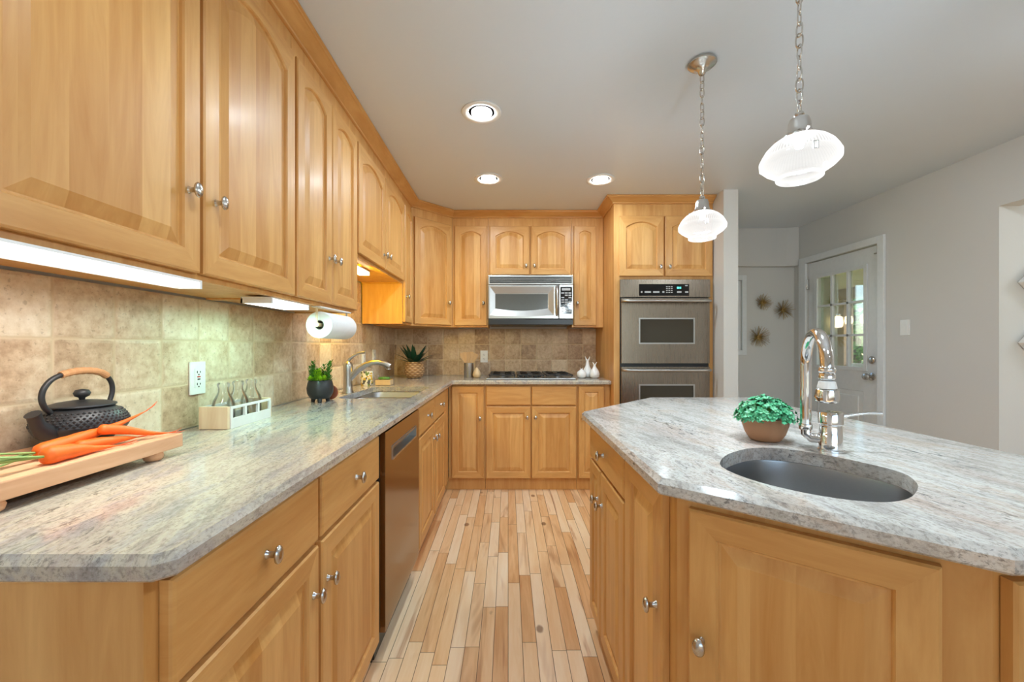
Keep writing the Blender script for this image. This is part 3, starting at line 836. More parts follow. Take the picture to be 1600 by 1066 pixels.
# left / back counter
LC = [(-1.097, .542), (-.4735, .542), (-.452, .562), (-.452, 3.335), (-.435, 3.352), (.8435, 3.352), (.8435, 3.948), (-1.097, 3.948)]
def rrect(x0, x1, y0, y1, r, n=5):
    out = []
    for cx, cy, a0 in ((x1-r, y0+r, -PI/2), (x1-r, y1-r, 0), (x0+r, y1-r, PI/2), (x0+r, y0+r, PI)):
        for i in range(n+1):
            a = a0+PI/2*i/n; out.append((cx+r*math.cos(a), cy+r*math.sin(a)))
    return out
HS = rrect(-.925, -.535, 2.19, 2.84, .06)
m = MB(); m.slab(LC, [HS], CT-.034, CT, .011)
tag(m.build('countertop', 'granite', None), 'cream and grey veined granite L-shaped countertop along the left and back walls', 'countertop')
r = thing('kitchen_sink', 'double-bowl stainless steel undermount sink in the left countertop', 'sink', (-.73, 2.5, 0))
for nm, y0, y1 in (('bowl', 2.185, 2.500), ('bowl', 2.530, 2.845)):
    m = MB(); L = []
    for d, z in ((-.013, zs), (.0, zs), (.002, zs-.004), (.008, zs-.14), (.03, zs-.165), (.07, zs-.172), (.10, zs-.174)):
        L.append([(x+.73, y-2.5, z) for x, y in rrect(-.930+d, -.530-d, y0+d, y1-d, max(.02, .065-d*.3))])
    m.loops(L, True, False, True); m.build(nm, 'steel_sink', r, smooth=50)
m = MB(); m.box(-.195, .195, .001, .029, zs-.008, zs-.001, .004); m.build('divider', 'steel_sink', r)

# backsplash tile
m = MB(); m.box(-1.1045, -1.097, .50, 3.952, CT+.0005, UZ0-.001); m.box(-1.1045, -1.097, 2.113, 3.059, UZ0-.001, 1.666)
tag(m.build('tile_backsplash', 'tile_l', None), 'tumbled beige travertine tile backsplash on the left wall behind the teapot and sink', 'backsplash')
m = MB(); m.box(-1.0965, .8445, 3.950, 3.9595, CT+.0005, UZ0-.001)
tag(m.build('tile_backsplash', 'tile_b', None), 'tumbled beige travertine tile backsplash on the back wall behind the cooktop', 'backsplash')

# ------------------------------------------------------------------ lamps
def undercab(label, x0, x1, y0, y1, z0, z1, mat, col, en, tube, tilt=(0, 0, 0)):
    r = thing('under_cabinet_light', label, 'light', ((x0+x1)/2, (y0+y1)/2, z0), 0, 'under-cabinet lights')
    hw, hl = (x1-x0)/2, (y1-y0)/2; h = z1-z0
    m = MB(); m.box(-hw, hw, -hl, hl, h*.75, h); m.box(-hw, -hw+.006, -hl, hl, 0, h*.75); m.box(-hw, hw, -hl, -hl+.008, 0, h*.75); m.box(-hw, hw, hl-.008, hl, 0, h*.75)
    m.build('housing', 'white_plastic', r)
    if tube:
        m = MB(); m.box(hw-.005, hw, -hl+.008, hl-.008, .001, h*.75-.001); m.build('diffuser', 'tube_dim', r)
        m = MB(); m.box(-hw+.006, hw-.006, -hl+.008, hl-.008, h*.60, h*.74); m.build('reflector', 'tube_dim', r)
        m = MB(); m.lathe([(.0085, -hl+.02), (.0085, hl-.045)], (0, 0, .006), 14, 'z')
        t = m.build('tube', mat, r, rot=(-PI/2, 0, 0)); t.location = (-.012, 0, .0085)
    else:
        m = MB(); m.box(-hw+.006, hw, -hl+.008, hl-.008, 0.0, h*.72, .003); m.build('diffuser', mat, r)
    light('under_cabinet_glow', 'AREA', (0, 0, -.006), en, col, hw*2, hl*2, rot=tilt, parent=r)
undercab('long white fluorescent strip light under the near left wall cabinet, above the teapot', -.842, -.782, .56, 1.047, 1.3455, 1.3672, 'tube', (1, .95, .88), 1.15, True)
undercab('short white light glowing greenish under the wall cabinet beside the paper towel roll', -.905, -.800, 1.385, 1.648, 1.3455, 1.3672, 'tube_cool', (.42, 1, .76), .95, False)
undercab('warm yellow light under the short wall cabinet above the left sink', -.93, -.865, 2.20, 2.56, 1.640, 1.6672, 'tube_warm', (1, .66, .0), 4.6, False, (1.12, 0, 0))

def downlight(x, y, label):
    r = thing('recessed_ceiling_light', label, 'ceiling light', (x, y, CEIL), 0, 'recessed ceiling lights')
    m = MB(); m.lathe([(.100, -.0005), (.100, -.005), (.094, -.008), (.072, -.006), (.066, -.0015), (.066, -.0005)], (0, 0, 0), 40); m.build('trim_ring', 'white_plastic', r, smooth=40)
    m = MB(); m.lathe([(.052, -.002), (.052, -.006), (.045, -.011), (.02, -.014), (.001, -.0145)], (0, 0, 0), 32); m.build('lens', 'can_lens', r, smooth=60)
    light('downlight_beam', 'AREA', (0, 0, -.02), 3.6, (.71, .88, 1.0), .10, parent=r)
    return r
downlight(-.135, 2.085, 'recessed ceiling light nearest the camera, alone in front of the other two')
downlight(-.14, 2.915, 'recessed ceiling light above the left end of the microwave run, behind the nearest one')
downlight(.66, 2.93, 'recessed ceiling light on the right, in front of the oven tower crown')
light('added_ceiling_fill', 'POINT', (.77, .48, 1.72), 4.5, (.73, .89, 1), .05)  # added point lamp out of view to brighten the ceiling; no pendant hangs there
light('room_fill_spot', 'SPOT', (-.1, .7, CEIL-.02), 14, (.71, .88, 1.0), .06, spot=2.6)  # added unseen spots standing in for the room's other lighting; no fixtures
light('room_fill_spot', 'SPOT', (1.5, -.9, CEIL-.02), 4, (.71, .88, 1.0), .06, spot=2.6)
light('room_fill_spot', 'SPOT', (2.1, 1.0, CEIL-.03), 17, (.80, .92, 1.0), .06, rot=(math.radians(58), 0, 0), spot=1.9)  # added spot, tilted to brighten the far wall

def pendant(x, y, label):
    r = thing('pendant_lamp', label, 'pendant lamp', (x, y, CEIL), 0, 'pendant lamps over the island')
    m = MB(); m.lathe([(.052, -.0005), (.056, -.006), (.056, -.014), (.046, -.022), (.040, -.024), (.028, -.030), (.018, -.042), (.012, -.055), (.006, -.058)], (0, 0, 0), 36); m.build('canopy', 'nickel', r, smooth=40)
    ztop, zbot = -.058, -.566
    m = MB(); n = 17; pitch = (ztop-zbot)/n
    for i in range(n):
        zc = ztop-(i+.5)*pitch; a = (i % 2)*PI/2 + .5*math.sin(i*1.7)
        hl, hw = pitch*.66, .0092
        pts = [(math.cos(a)*hw*math.sin(t)*(.8+.2*abs(math.cos(t))), math.sin(a)*hw*math.sin(t), zc+hl*math.cos(t)) for t in [2*PI*k/14 for k in range(15)]]
        m.tube(pts, .0021, 6, cap=False)
    m.build('chain', 'nickel', r, smooth=60)
    Z = -.566
    m = MB(); m.lathe([(.004, .004), (.010, .0), (.012, -.006), (.008, -.010), (.022, -.016), (.026, -.028), (.027, -.045), (.031, -.056), (.038, -.062), (.038, -.068), (.030, -.069)], (0, 0, Z), 28); 
    for k in range(3):
        a = k*2*PI/3+.3; m.tube([(.036*math.cos(a), .036*math.sin(a), Z-.063), (.050*math.cos(a), .050*math.sin(a), Z-.061)], .0022, 8); m.lathe([(.0, -.004), (.004, -.002), (.004, .002), (.0, .004)], (.052*math.cos(a), .052*math.sin(a), Z-.061), 8)
    m.build('shade_holder', 'nickel', r, smooth=40)
    m = MB(); seg = 144
    rib = lambda i, h: (1.0+.007*(1 if i % 2 else -1)) if -.122 < h-Z < -.068 else 1.0
    prof = [(.034, -.066), (.048, -.069), (.064, -.078), (.078, -.090), (.087, -.103), (.0905, -.110), (.0925, -.112), (.0925, -.124), (.0895, -.127), (.080, -.135), (.066, -.143), (.056, -.148), (.054, -.151), (.054, -.158), (.051, -.160), (.048, -.158), (.048, -.150)]
    m.lathe([(a, Z-.066+(b+.066)*1.2) for a, b in prof], (0, 0, 0), seg, cap=False, rfun=rib); sh = m.build('lamp_shade', 'shade', r, smooth=70)
    for k in range(3):
        a = -PI/2-.25+k*2*PI/3
        m = MB(); M4 = Matrix.Rotation(a, 4, 'Z') @ Matrix.Translation((.0935, 0, Z-.128))
        for q in ((-.001, .001, -.006, -.0035, -.010, .010), (-.001, .001, .0035, .006, -.010, .010), (-.001, .001, -.0035, .0035, .0075, .010), (-.001, .001, -.0035, .0035, -.010, -.0075)): m.box(*q, 0, M4)
        m.build('shade_clip', 'nickel', sh)
    m = MB(); m.lathe([(.001, -.096), (.008, -.094), (.011, -.086), (.010, -.078), (.010, -.070)], (0, 0, Z), 18); m.build('bulb', 'bulb', r, smooth=60)
    light('pendant_glow', 'POINT', (0, 0, Z-.105), 15, (.73, .89, 1), .03, parent=r)
pendant(.812, 1.715, 'farther glass pendant lamp with its whole chain and ceiling canopy in view')
pendant(.782, 1.10, 'nearer and larger-looking glass pendant lamp hanging over the island sink')

# ------------------------------------------------------------------ wall plates
def outlet(loc, axis, label, kind):
    """axis 'x': plate on the left wall facing +x; 'y': on the back wall facing -y; '-x': right wall"""
    rz = {'x': L90, 'y': 0, '-x': -L90}[axis]
    r = thing('wall_outlet' if kind != 'switch' else 'light_switch', label, 'outlet' if kind != 'switch' else 'switch', loc, rz)
    m = MB(); m.box(-.036, .036, -.006, 0, -.057, .057, .002); m.build('cover_plate', 'white_plastic', r)
    m = MB(); m.box(-.0165, .0165, -.0085, -.006, -.034, .034, .001); ins = m.build('receptacle' if kind != 'switch' else 'rocker', 'white_plastic', r)
    if kind != 'switch':
        for s in (1, -1):
            m = MB(); m.box(-.0085, -.0055, -.0092, -.0084, s*.021-.004, s*.021+.004); m.box(.0055, .0085, -.0092, -.0084, s*.021-.003, s*.021+.003); m.lathe([(.0028, -.0092), (.0028, -.0084)], (0, 0, s*.021-.009), 10, 'y'); m.build('socket_slots', 'slot', ins)
    if kind == 'gfci':
        m = MB(); m.box(-.007, .007, -.0098, -.0086, .002, .0065); m.build('reset_button', 'red', ins)
        m = MB(); m.box(-.006, .006, -.0098, -.0086, -.0065, -.002); m.build('test_button', 'black', ins)
    return r
outlet((-1.0968, 1.441, 1.088), 'x', 'white outlet with red and black buttons on the left tile above the bottle caddy', 'gfci')
outlet((-1.0968, 3.10, 1.105), 'x', 'white outlet on the left tile just behind the left faucet handle', 'plain')
outlet((-1.0968, 3.34, 1.115), 'x', 'white outlet on the left tile farther into the corner behind the left faucet', 'plain')
outlet((-.232, 3.9498, 1.100), 'y', 'white outlet on the back tile right of the utensil crock', 'plain')
outlet((RX-.0005, 3.00, 1.336), '-x', 'white rocker light switch on the grey wall right of the door', 'switch')

# ------------------------------------------------------------------ cooktop
r = thing('gas_cooktop', 'stainless gas cooktop with black grates set in the back countertop', 'cooktop', (-.185, 3.43, CT+.0008))
Wk, Dk = .752, .49
m = MB(); m.box(0, Wk, 0, Dk, 0, .012, .004); m.build('cooktop_tray', 'steel', r)
for gx in (.020, .262, .504):
    m = MB(); gw, gd, z = .228, .44, .040
    x0, x1, y0, y1 = gx, gx+gw, .025, .025+gd
    for b in ((x0, x1, y0, y0+.010), (x0, x1, y1-.010, y1), (x0, x0+.010, y0, y1), (x1-.010, x1, y0, y1), (x0, x1, (y0+y1)/2-.005, (y0+y1)/2+.005)): m.box(b[0], b[1], b[2], b[3], z-.010, z, .002)
    for yc in (y0+gd*.25, y0+gd*.75):
        for a in range(4):
            an = a*PI/2+PI/4; cx = (x0+x1)/2
            m.box(-.004, .004, .035, .110, z-.010, z+.004, 0, Matrix.Translation((cx, yc, 0)) @ Matrix.Rotation(an, 4, 'Z'))
    for fx in (x0+.006, x1-.012):
        for fy in (y0, y1-.008): m.box(fx, fx+.006, fy, fy+.008, .0125, z-.009)
    m.build('grate', 'black', r)
for cx in (.134, .376, .618):
    for cy in (.135, .355):
        if cx == .376 and cy == .135: continue
        m = MB(); m.lathe([(.040, .0125), (.042, .018), (.034, .022), (.030, .024), (.028, .030), (.001, .031)], (cx, cy, 0), 24); m.build('burner', 'steel_sink', r, smooth=40)
for k in range(5):
    m = MB(); m.lathe([(.016, .0125), (.016, .026), (.012, .032), (.001, .033)], (.296+k*.040, .085 if k % 2 else .14, 0), 16); m.build('control_knob', 'black', r, smooth=40)

# ------------------------------------------------------------------ left wall: towel roll, faucet
r = thing('paper_towel_holder', 'white under-cabinet paper towel holder above the left counter', 'paper towel holder', (-.80, 1.87, UZ0))
m = MB(); m.box(-.02, .02, -.165, .165, -.006, -.0005, .002); m.build('mounting_bar', 'white_plastic', r)
for s in (-1, 1):
    m = MB(); m.box(-.004, .004, s*.158-.002, s*.158+.002, -.085, -.006); m.lathe([(.010, -.003), (.010, .003)], (0, s*.158, -.078), 14, 'y'); m.build('arm', 'pale_wood' if s < 0 else 'white_plastic', r)
m = MB(); m.lathe([(.008, -.155), (.008, .155)], (0, 0, -.078), 12, 'y'); m.build('dowel', 'pale_wood', r)
m = MB(); m.lathe([(.020, -.138), (.056, -.138), (.057, -.136), (.057, .136), (.056, .138), (.020, .138), (.020, -.138)], (0, 0, 0), 48, 'y', cap=False)
pr = m.build('paper_towel_roll', 'paper', None, smooth=40); pr.location = (-.80, 1.872, UZ0-.078)
tag(pr, 'white roll of paper towels hanging under the wall cabinet', 'paper towels')
m = MB(); m.lathe([(.0195, -.1375), (.0195, .1375), (.018, .1375), (.018, -.1375), (.0195, -.1375)], (0, 0, 0), 32, 'y', cap=False); m.build('cardboard_core', 'cardboard', pr, smooth=40)

r = thing('kitchen_faucet', 'pewter single-lever faucet beside the double-bowl sink on the left counter', 'faucet', (-.962, 2.46, CT+.0006))
m = MB(); m.lathe([(.034, 0), (.034, .006), (.028, .014), (.0265, .05), (.0255, .10), (.027, .145), (.027, .168), (.022, .182), (.010, .192), (.001, .194)], (0, 0, 0), 32); m.build('body', 'pewter', r, smooth=40)
m = MB()
pts = [(.004, .0, .070), (.030, .0, .105), (.062, .004, .140), (.100, .008, .166), (.140, .012, .180), (.180, .016, .182), (.215, .02, .172), (.245, .023, .155)]
m.tube(pts, [.016, .018, .019, .018, .0165, .016, .018, .020], 16); m.build('spout', 'pewter', r, smooth=50)
m = MB(); m.lathe([(.015, 0), (.015, -.008), (.010, -.009)], (.238, .022, .147), 16); m.build('aerator', 'steel', r)
m = MB(); m.tube([(.0, .0, .186), (.012, 0, .205), (.035, .004, .225), (.065, .008, .238), (.098, .012, .243)], [.012, .010, .008, .0075, .008], 12); m.build('lever_handle', 'pewter', r, smooth=50)

# ------------------------------------------------------------------ cutting board, teapot, carrots
r = thing('cutting_board', 'thick wooden cutting board on small feet in the left foreground', 'cutting board', (-.955, .84, CT+.0005))
bz = .0205; bt = .034
m = MB(); m.box(-.115, .110, -.265, .225, bz, bz+bt, .003); m.build('board', 'board', r)
for fx in (-.088, .084):
    for fy in (-.155, .165):
        m = MB(); m.lathe([(.014, 0), (.019, .004), (.021, .012), (.018, bz-.0003)], (fx, fy, 0), 20); m.build('foot', 'board', r, smooth=40)
BT = CT+.0005+bz+bt+.0006

tp = thing('teapot', 'black cast iron teapot with dimpled sides and wrapped handle on the cutting board', 'teapot', (-1.006, .967, BT))
R_ = .090
m = MB(); m.lathe([(.046, .0), (.052, .003), (.062, .014), (.078, .028), (.083, .037), (.0835, .042)], (0, 0, 0), 48, cap=True)
m.lathe([(.0835, .0420), (.081, .056), (.073, .070), (.060, .080), (.056, .083), (.052, .083)], (0, 0, 0), 48)
# hobnail rows as small bumps
for row in range(6):
    t = .10+row*.15; rr = .0836-(.0836-.064)*t**1.9; zz = .043+.035*t; nb = 48
    for k in range(nb):
        a = 2*PI*(k+.5*(row % 2))/nb
        c = Vector((rr*math.cos(a), rr*math.sin(a), zz)); o = Vector((math.cos(a), math.sin(a), .45)).normalized(); sd = Vector((-math.sin(a), math.cos(a), 0)); up = o.cross(sd)
        tip = m.V(c+o*.0030); ring = [m.V(c+(sd*math.cos(q)+up*math.sin(q))*.0044-o*.0006) for q in (0, PI/2, PI, 3*PI/2)]
        for i in range(4): m.face([ring[i], ring[(i+1) % 4], tip])
m.build('pot_body', 'iron', tp, smooth=50)
m = MB(); m.tube([(.006, -.064, .034), (.009, -.088, .042), (.012, -.102, .058), (.014, -.110, .078), (.0145, -.113, .083)], [.022, .018, .0125, .0115, .0135], 16, cap=True); m.build('spout', 'iron', tp, smooth=60)
m = MB(); m.lathe([(.058, .0835), (.061, .086), (.060, .089), (.045, .094), (.020, .098), (.006, .099)], (0, 0, 0), 40); ld = m.build('lid', 'iron', tp, smooth=50)
m = MB(); m.lathe([(.005, .099), (.006, .104), (.013, .108), (.0155, .115), (.012, .122), (.002, .1245)], (0, 0, 0), 20); m.build('lid_knob', 'iron', ld, smooth=60)
hp = [(0, -.066, .078), (0, -.078, .092), (0, -.084, .112), (0, -.080, .132), (0, -.066, .150), (0, -.046, .160), (0, -.020, .166), (0, .010, .167), (0, .040, .162), (0, .060, .150), (0, .072, .132), (0, .074, .110), (0, .068, .090), (0, .062, .078)]
hc = []
for i in range(len(hp)-1):
    p0, p1, p2, p3 = [Vector(hp[max(0, min(len(hp)-1, i+q))]) for q in (-1, 0, 1, 2)]
    for j in range(4):
        t = j/4; hc.append(.5*((2*p1)+(-p0+p2)*t+(2*p0-5*p1+4*p2-p3)*t*t+(-p0+3*p1-3*p2+p3)*t**3))
hc.append(Vector(hp[-1]))
m = MB(); m.tube(hc, .0055, 12); hd = m.build('handle', 'iron', tp, smooth=60)
m = MB()
wp = hc[20:37]
m.tube(wp, [.0078+.0008*(i % 2) for i in range(len(wp))], 12); m.build('handle_wrap', 'rattan', hd)
def carrot(label, pts, r0, greens, seed):
    rg = random.Random(seed)
    pts = [Vector(p) for p in pts]; n = 22
    P = [pts[0].lerp(pts[1], 0)]
    def cr(t):
        k = t*(len(pts)-1); i = min(int(k), len(pts)-2); f = k-i
        p0, p1, p2, p3 = pts[max(i-1, 0)], pts[i], pts[i+1], pts[min(i+2, len(pts)-1)]
        return .5*((2*p1)+(-p0+p2)*f+(2*p0-5*p1+4*p2-p3)*f*f+(-p0+3*p1-3*p2+p3)*f**3)
    C = [cr(i/n) for i in range(n+1)]
    rad = []
    for i in range(n+1):
        t = i/n
        q = r0*(min(1, .45+t*9) if t < .065 else (1-.18*t*3 if t < .33 else max(.07, (1-t)*1.24)))*(1+.04*rg.uniform(-1, 1))
        rad.append(max(q, .0012))
    m = MB(); m.tube(C, rad, 14)
    base = C[0]
    o = m.build('carrot', 'carrot', None, loc=tuple(base), smooth=70)
    for v in o.data.vertices: v.co -= base
    tag(o, label, 'carrot', 'carrots on the cutting board')
    m = MB()
    tip = C[-1]; d = (C[-1]-C[-3]).normalized()
    for k in range(5):
        q = d+Vector((rg.uniform(-.35, .35), rg.uniform(-.2, .2), rg.uniform(-.02, .30)))
        m.tube([tip-base-d*.006, tip-base+q*.014, tip-base+q*.03+Vector((0, 0, .004*k/4))], [.0011, .0008, .0003], 5)
    m.build('root_hairs', 'carrot_dark', o)
    if greens:
        m = MB(); d0 = (C[0]-C[2]).normalized()
        for k in range(greens):
            a = Vector((rg.uniform(-.35, .35), 0, rg.uniform(-.05, .35)))
            p1 = d0*.03+a*.03; p2 = d0*.085+a*.09; p3 = d0*(.14+.05*rg.random())+a*.10+Vector((0, 0, -.012))
            zf = BT+.003-base.z
            ps = [Vector((0, 0, 0)), p1, p2, p3]
            for q in ps: q.z = max(q.z, zf)
            m.tube(ps, [.0026, .0024, .0020, .0014], 6)
        m.build('leaf_stalks', 'green_stem', o, smooth=60)
    return o
def cz(r): return BT+r+.0008
carrot('short thick carrot lying nearest the front edge of the cutting board', [(-.874, .770, cz(.0165)), (-.876, .822, cz(.014)), (-.876, .865, cz(.008)), (-.868, .915, cz(.003))], .0180, 4, 3)
carrot('pale orange carrot in the middle of the pile with a blunt pale tip', [(-.898, .850, cz(.014)), (-.893, .900, cz(.013)), (-.889, .950, cz(.010)), (-.888, .985, cz(.006))], .0140, 0, 4)
carrot('long carrot whose thin red root end rises highest towards the tile', [(-.925, .800, cz(.016)), (-.922, .875, cz(.026)), (-.914, .955, cz(.040)), (-.912, 1.035, cz(.062))], .0155, 5, 5)
carrot('long straight carrot pointing at the right end of the cutting board', [(-.904, .905, cz(.040)), (-.893, .95, cz(.030)), (-.870, 1.00, cz(.012)), (-.862, 1.045, cz(.0035))], .0125, 0, 6)

# ------------------------------------------------------------------ bottle caddy
r = thing('bottle_caddy', 'pale wooden caddy with white side rails holding three glass bottles', 'caddy', (-.992, 1.505, CT+.0006))
hx, hy = .049, .122
for s in (-1, 1):
    m = MB(); m.box(-hx, hx, s*hy-.006, s*hy+.006, 0, .076 if s < 0 else .076, .002); m.build('end_board', 'pale_wood', r)
for s in (-1, 1):
    m = MB(); m.box(s*hx-.004, s*hx+.004, -hy+.006, hy-.006, .0, .034); m.box(s*hx-.004, s*hx+.004, -hy+.006, hy-.006, .066, .074)
    for k in range(4):
        y = -hy+.010+(2*hy-.02)*k/3; m.box(s*hx-.004, s*hx+.004, y-.005, y+.005, .034, .066)
    m.build('side_rail', 'granite_tile', r)
m = MB(); m.box(-hx+.004, hx-.004, -hy+.006, hy-.006, 0, .006); m.build('base_board', 'pale_wood', r)
b0 = None
for k, y in enumerate((-.077, 0, .077)):
    lb_ = ['clear glass bottle in the nearest cell of the wooden caddy', 'clear glass bottle in the middle cell of the wooden caddy', 'clear glass bottle in the far cell of the wooden caddy'][k]
    loc = (-.992, 1.505+y, CT+.0072)
    m = MB(); m.lathe([(.001, .0), (.033, .0), (.035, .006), (.035, .070), (.031, .086), (.021, .104), (.0165, .116), (.016, .128), (.019, .134), (.019, .142), (.0165, .146), (.0145, .143), (.0140, .118), (.019, .103), (.029, .085), (.0325, .068), (.0325, .008), (.030, .004), (.001, .004)], (0, 0, 0), 28, cap=False)
    o = m.build('glass_bottle', 'bottle', None, loc=loc, smooth=50); tag(o, lb_, 'bottle', 'glass bottles in the caddy')

# ------------------------------------------------------------------ plants
r = thing('potted_succulent', 'bright green succulents in a footed black pot on the left counter', 'potted plant', (-.945, 2.06, CT+.0006))
m = MB(); m.lathe([(.030, .016), (.048, .022), (.060, .045), (.063, .070), (.058, .098), (.053, .110), (.047, .110), (.050, .096), (.001, .094)], (0, 0, 0), 36); m.build('pot', 'pot_black', r, smooth=45)
for k in range(3):
    a = -1.2+k*2*PI/3; m = MB(); m.tube([(.036*math.cos(a), .036*math.sin(a), .026), (.040*math.cos(a), .040*math.sin(a), .0)], [.013, .009], 10); m.build('pot_foot', 'pot_black', r, smooth=45)
rg = random.Random(11)
m = MB()
for k in range(14):
    a = rg.uniform(0, 2*PI); q = rg.uniform(.0, .046); c = Vector((q*math.cos(a)-.008, q*math.sin(a), .098)); hh = rg.uniform(.05, .115)
    for i in range(26):
        t = i/26; b = i*2.4
        m.leaf(c+Vector((math.cos(a)*.012*t, math.sin(a)*.012*t, hh*t)), (math.cos(b), math.sin(b), .55), (0, 0, 1), .030*(1-.4*t), .009, .2)
m.build('feathery_succulent', 'leaf_green', r)
m = MB()
for k in range(6):
    a = rg.uniform(0, 2*PI); c = Vector((.02*math.cos(a)-.015, .02*math.sin(a)-.01, .10)); hh = rg.uniform(.05, .075)
    for i in range(26):
        t = i/26; b = i*2.4
        m.leaf(c+Vector((0, 0, hh*t)), (math.cos(b), math.sin(b), .6), (0, 0, 1), .022*(1-.4*t), .008, .2)
for c in ((.034, -.030, .112), (.020, -.046, .110), (-.03, -.04, .110)):
    for ring_ in range(4):
        for i in range(9):
            b = i*2*PI/9+ring_*.35; e = .15+ring_*.42
            m.leaf(Vector(c)+Vector((0, 0, ring_*.004)), (math.cos(b), math.sin(b), e), (0, 0, 1), .022-.003*ring_, .014, .25)
m.build('lime_rosette', 'leaf_lime', r)
m = MB()
for k in range(40):
    a = rg.uniform(0, 2*PI); c = Vector((.042*math.cos(a), .042*math.sin(a), .105))
    m.leaf(c, (math.cos(a), math.sin(a), rg.uniform(.2, 1.0)), (0, 0, 1), rg.uniform(.03, .05), .005, -.1)
m.build('trailing_leaves', 'leaf_green', r)
m = MB(); m.lathe([(.001, -.007), (.034, -.007), (.038, -.004), (.038, .004), (.034, .007), (.001, .007)], (0, 0, 0), 28, 'y')
o = m.build('wooden_disc', 'brown', None, loc=(-.9325, 2.152, CT+.039), smooth=40); tag(o, 'reddish-brown round wooden piece standing behind the footed black pot', 'ornament')

r = thing('potted_agave', 'dark green agave in a round woven basket pot in the back corner', 'potted plant', (-.828, 3.62, CT+.0006))
m = MB(); m.lathe([(.050, 0), (.068, .010), (.085, .045), (.089, .080), (.078, .122), (.066, .142), (.058, .142), (.064, .122), (.001, .118)], (0, 0, 0), 40); m.build('basket', 'basket', r, smooth=50)
rg = random.Random(5); m = MB()
for k in range(20):
    a = k*2.399; e = 1.9-1.55*(k/20); Lf = .16+.06*rg.random() if k > 3 else .21
    d = Vector((math.cos(a), math.sin(a), e)).normalized()
    b = Vector((.014*math.cos(a), .014*math.sin(a), .122)); side = d.cross(Vector((0, 0, 1))).normalized(); nr = side.cross(d)
    rows = []
    for i in range(8):
        t = i/7; wd = .026*(1-t)**.65*(.7+1.1*t*(1-t)*2)+.0006; cpt = b+d*(Lf*t)+nr*(-.30*Lf*t*t*(1.0 if e < 1.2 else .25))
        rows.append([tuple(cpt+side*wd), tuple(cpt-nr*.006*(1-t)), tuple(cpt-side*wd), tuple(cpt+nr*.003*(1-t))])
    m.loops(rows)
m.build('leaves', 'leaf_dark', r, smooth=60)

r = thing('potted_greenery', 'mint green leafy plant in a tan bowl pot on the island', 'potted plant', (.768, 1.225, CT+.0006))
m = MB(); m.lathe([(.034, 0), (.040, .002), (.052, .020), (.060, .045), (.063, .066), (.060, .068), (.056, .062), (.001, .058)], (0, 0, 0), 40); m.build('pot', 'terracotta', r, smooth=45)
rg = random.Random(21)
for nm, mt, cnt in (('foliage', 'leaf_mint', 330), ('pale_foliage', 'leaf_mint2', 150)):
    m = MB()
    for k in range(cnt):
        a = rg.uniform(0, 2*PI); ph = math.acos(rg.uniform(-.05, 1)); sx = .074*rg.uniform(.72, 1.08)
        c = Vector((sx*math.sin(ph)*math.cos(a), sx*math.sin(ph)*math.sin(a), .062+.066*math.cos(ph)*rg.uniform(.75, 1.08)))
        o = Vector((math.sin(ph)*math.cos(a), math.sin(ph)*math.sin(a), math.cos(ph)+.25)).normalized()
        for j in range(6):
            b = j*PI/3+rg.random(); sd = o.cross(Vector((.3, .5, .8))).normalized(); u2 = o.cross(sd)
            m.leaf(c, o*.8+sd*math.cos(b)+u2*math.sin(b), o, rg.uniform(.008, .0125), .0062, -.15, 2)
    m.build(nm, mt, r)
m = MB()
for k in range(60):
    a = rg.uniform(0, 2*PI); q = rg.uniform(.01, .05)
    m.tube([(q*math.cos(a)*.5, q*math.sin(a)*.5, .058), (q*math.cos(a)*1.1, q*math.sin(a)*1.1, .105)], .0012, 4)
m.build('stems', 'leaf_green', r)

# ------------------------------------------------------------------ back counter pieces
cx, cy = -.352, 3.66
r = thing('utensil_crock', 'brushed steel utensil crock left of the cooktop', 'crock', (cx, cy, CT+.0006))
m = MB(); m.lathe([(.040, 0), (.042, .003), (.042, .130), (.0395, .130), (.0395, .006), (.001, .006)], (0, 0, 0), 36); m.build('crock_wall', 'steel', r, smooth=40)
for k, (dx, dy, tx, ty, ln, wd, lb_) in enumerate(((-.012, -.040, -.33, .0, .21, .058, 'wide bamboo spatula leaning left in the steel crock'), (.0, -.014, -.06, .0, .205, .050, 'upright bamboo spatula in the middle of the steel crock'),
                                     (.012, .012, .16, .0, .21, .052, 'bamboo spoon leaning slightly right in the steel crock'), (.016, .034, .46, .0, .205, .036, 'narrow bamboo spatula leaning far right in the steel crock'))):
    m = MB(); m.box(-.007, .007, -.003, .003, 0, ln*.55, .0015)
    n = 8; L = []
    for i in range(n+1):
        t = i/n; hw = .007+(wd/2-.007)*math.sin(min(1, t*1.25)*PI/2)**1.2*(1 if k != 2 else math.sin(.15+t*2.6)**.5); z = ln*.55+ln*.45*t
        L.append([(-hw, -.0028, z), (hw, -.0028, z), (hw, .0028, z), (-hw, .0028, z)])
    m.loops(L)
    o = m.build('spatula' if k != 2 else 'wooden_spoon', 'bamboo', None, loc=(cx+dx*.35-tx*.045, cy+dy*.5-ty*.05, CT+.022), rot=(-ty, tx*.9, 0)); tag(o, lb_, 'utensil', 'bamboo utensils in the crock')
m = MB(); m.lathe([(.020, 0), (.030, .004), (.037, .022), (.036, .040), (.026, .062), (.014, .080), (.006, .090), (.001, .092)], (0, 0, 0), 28)
o = m.build('ceramic_pear', 'gold', None, loc=(-.278, 3.63, CT+.0006), smooth=60); tag(o, 'small tan pear-shaped ornament beside the utensil crock', 'ornament')
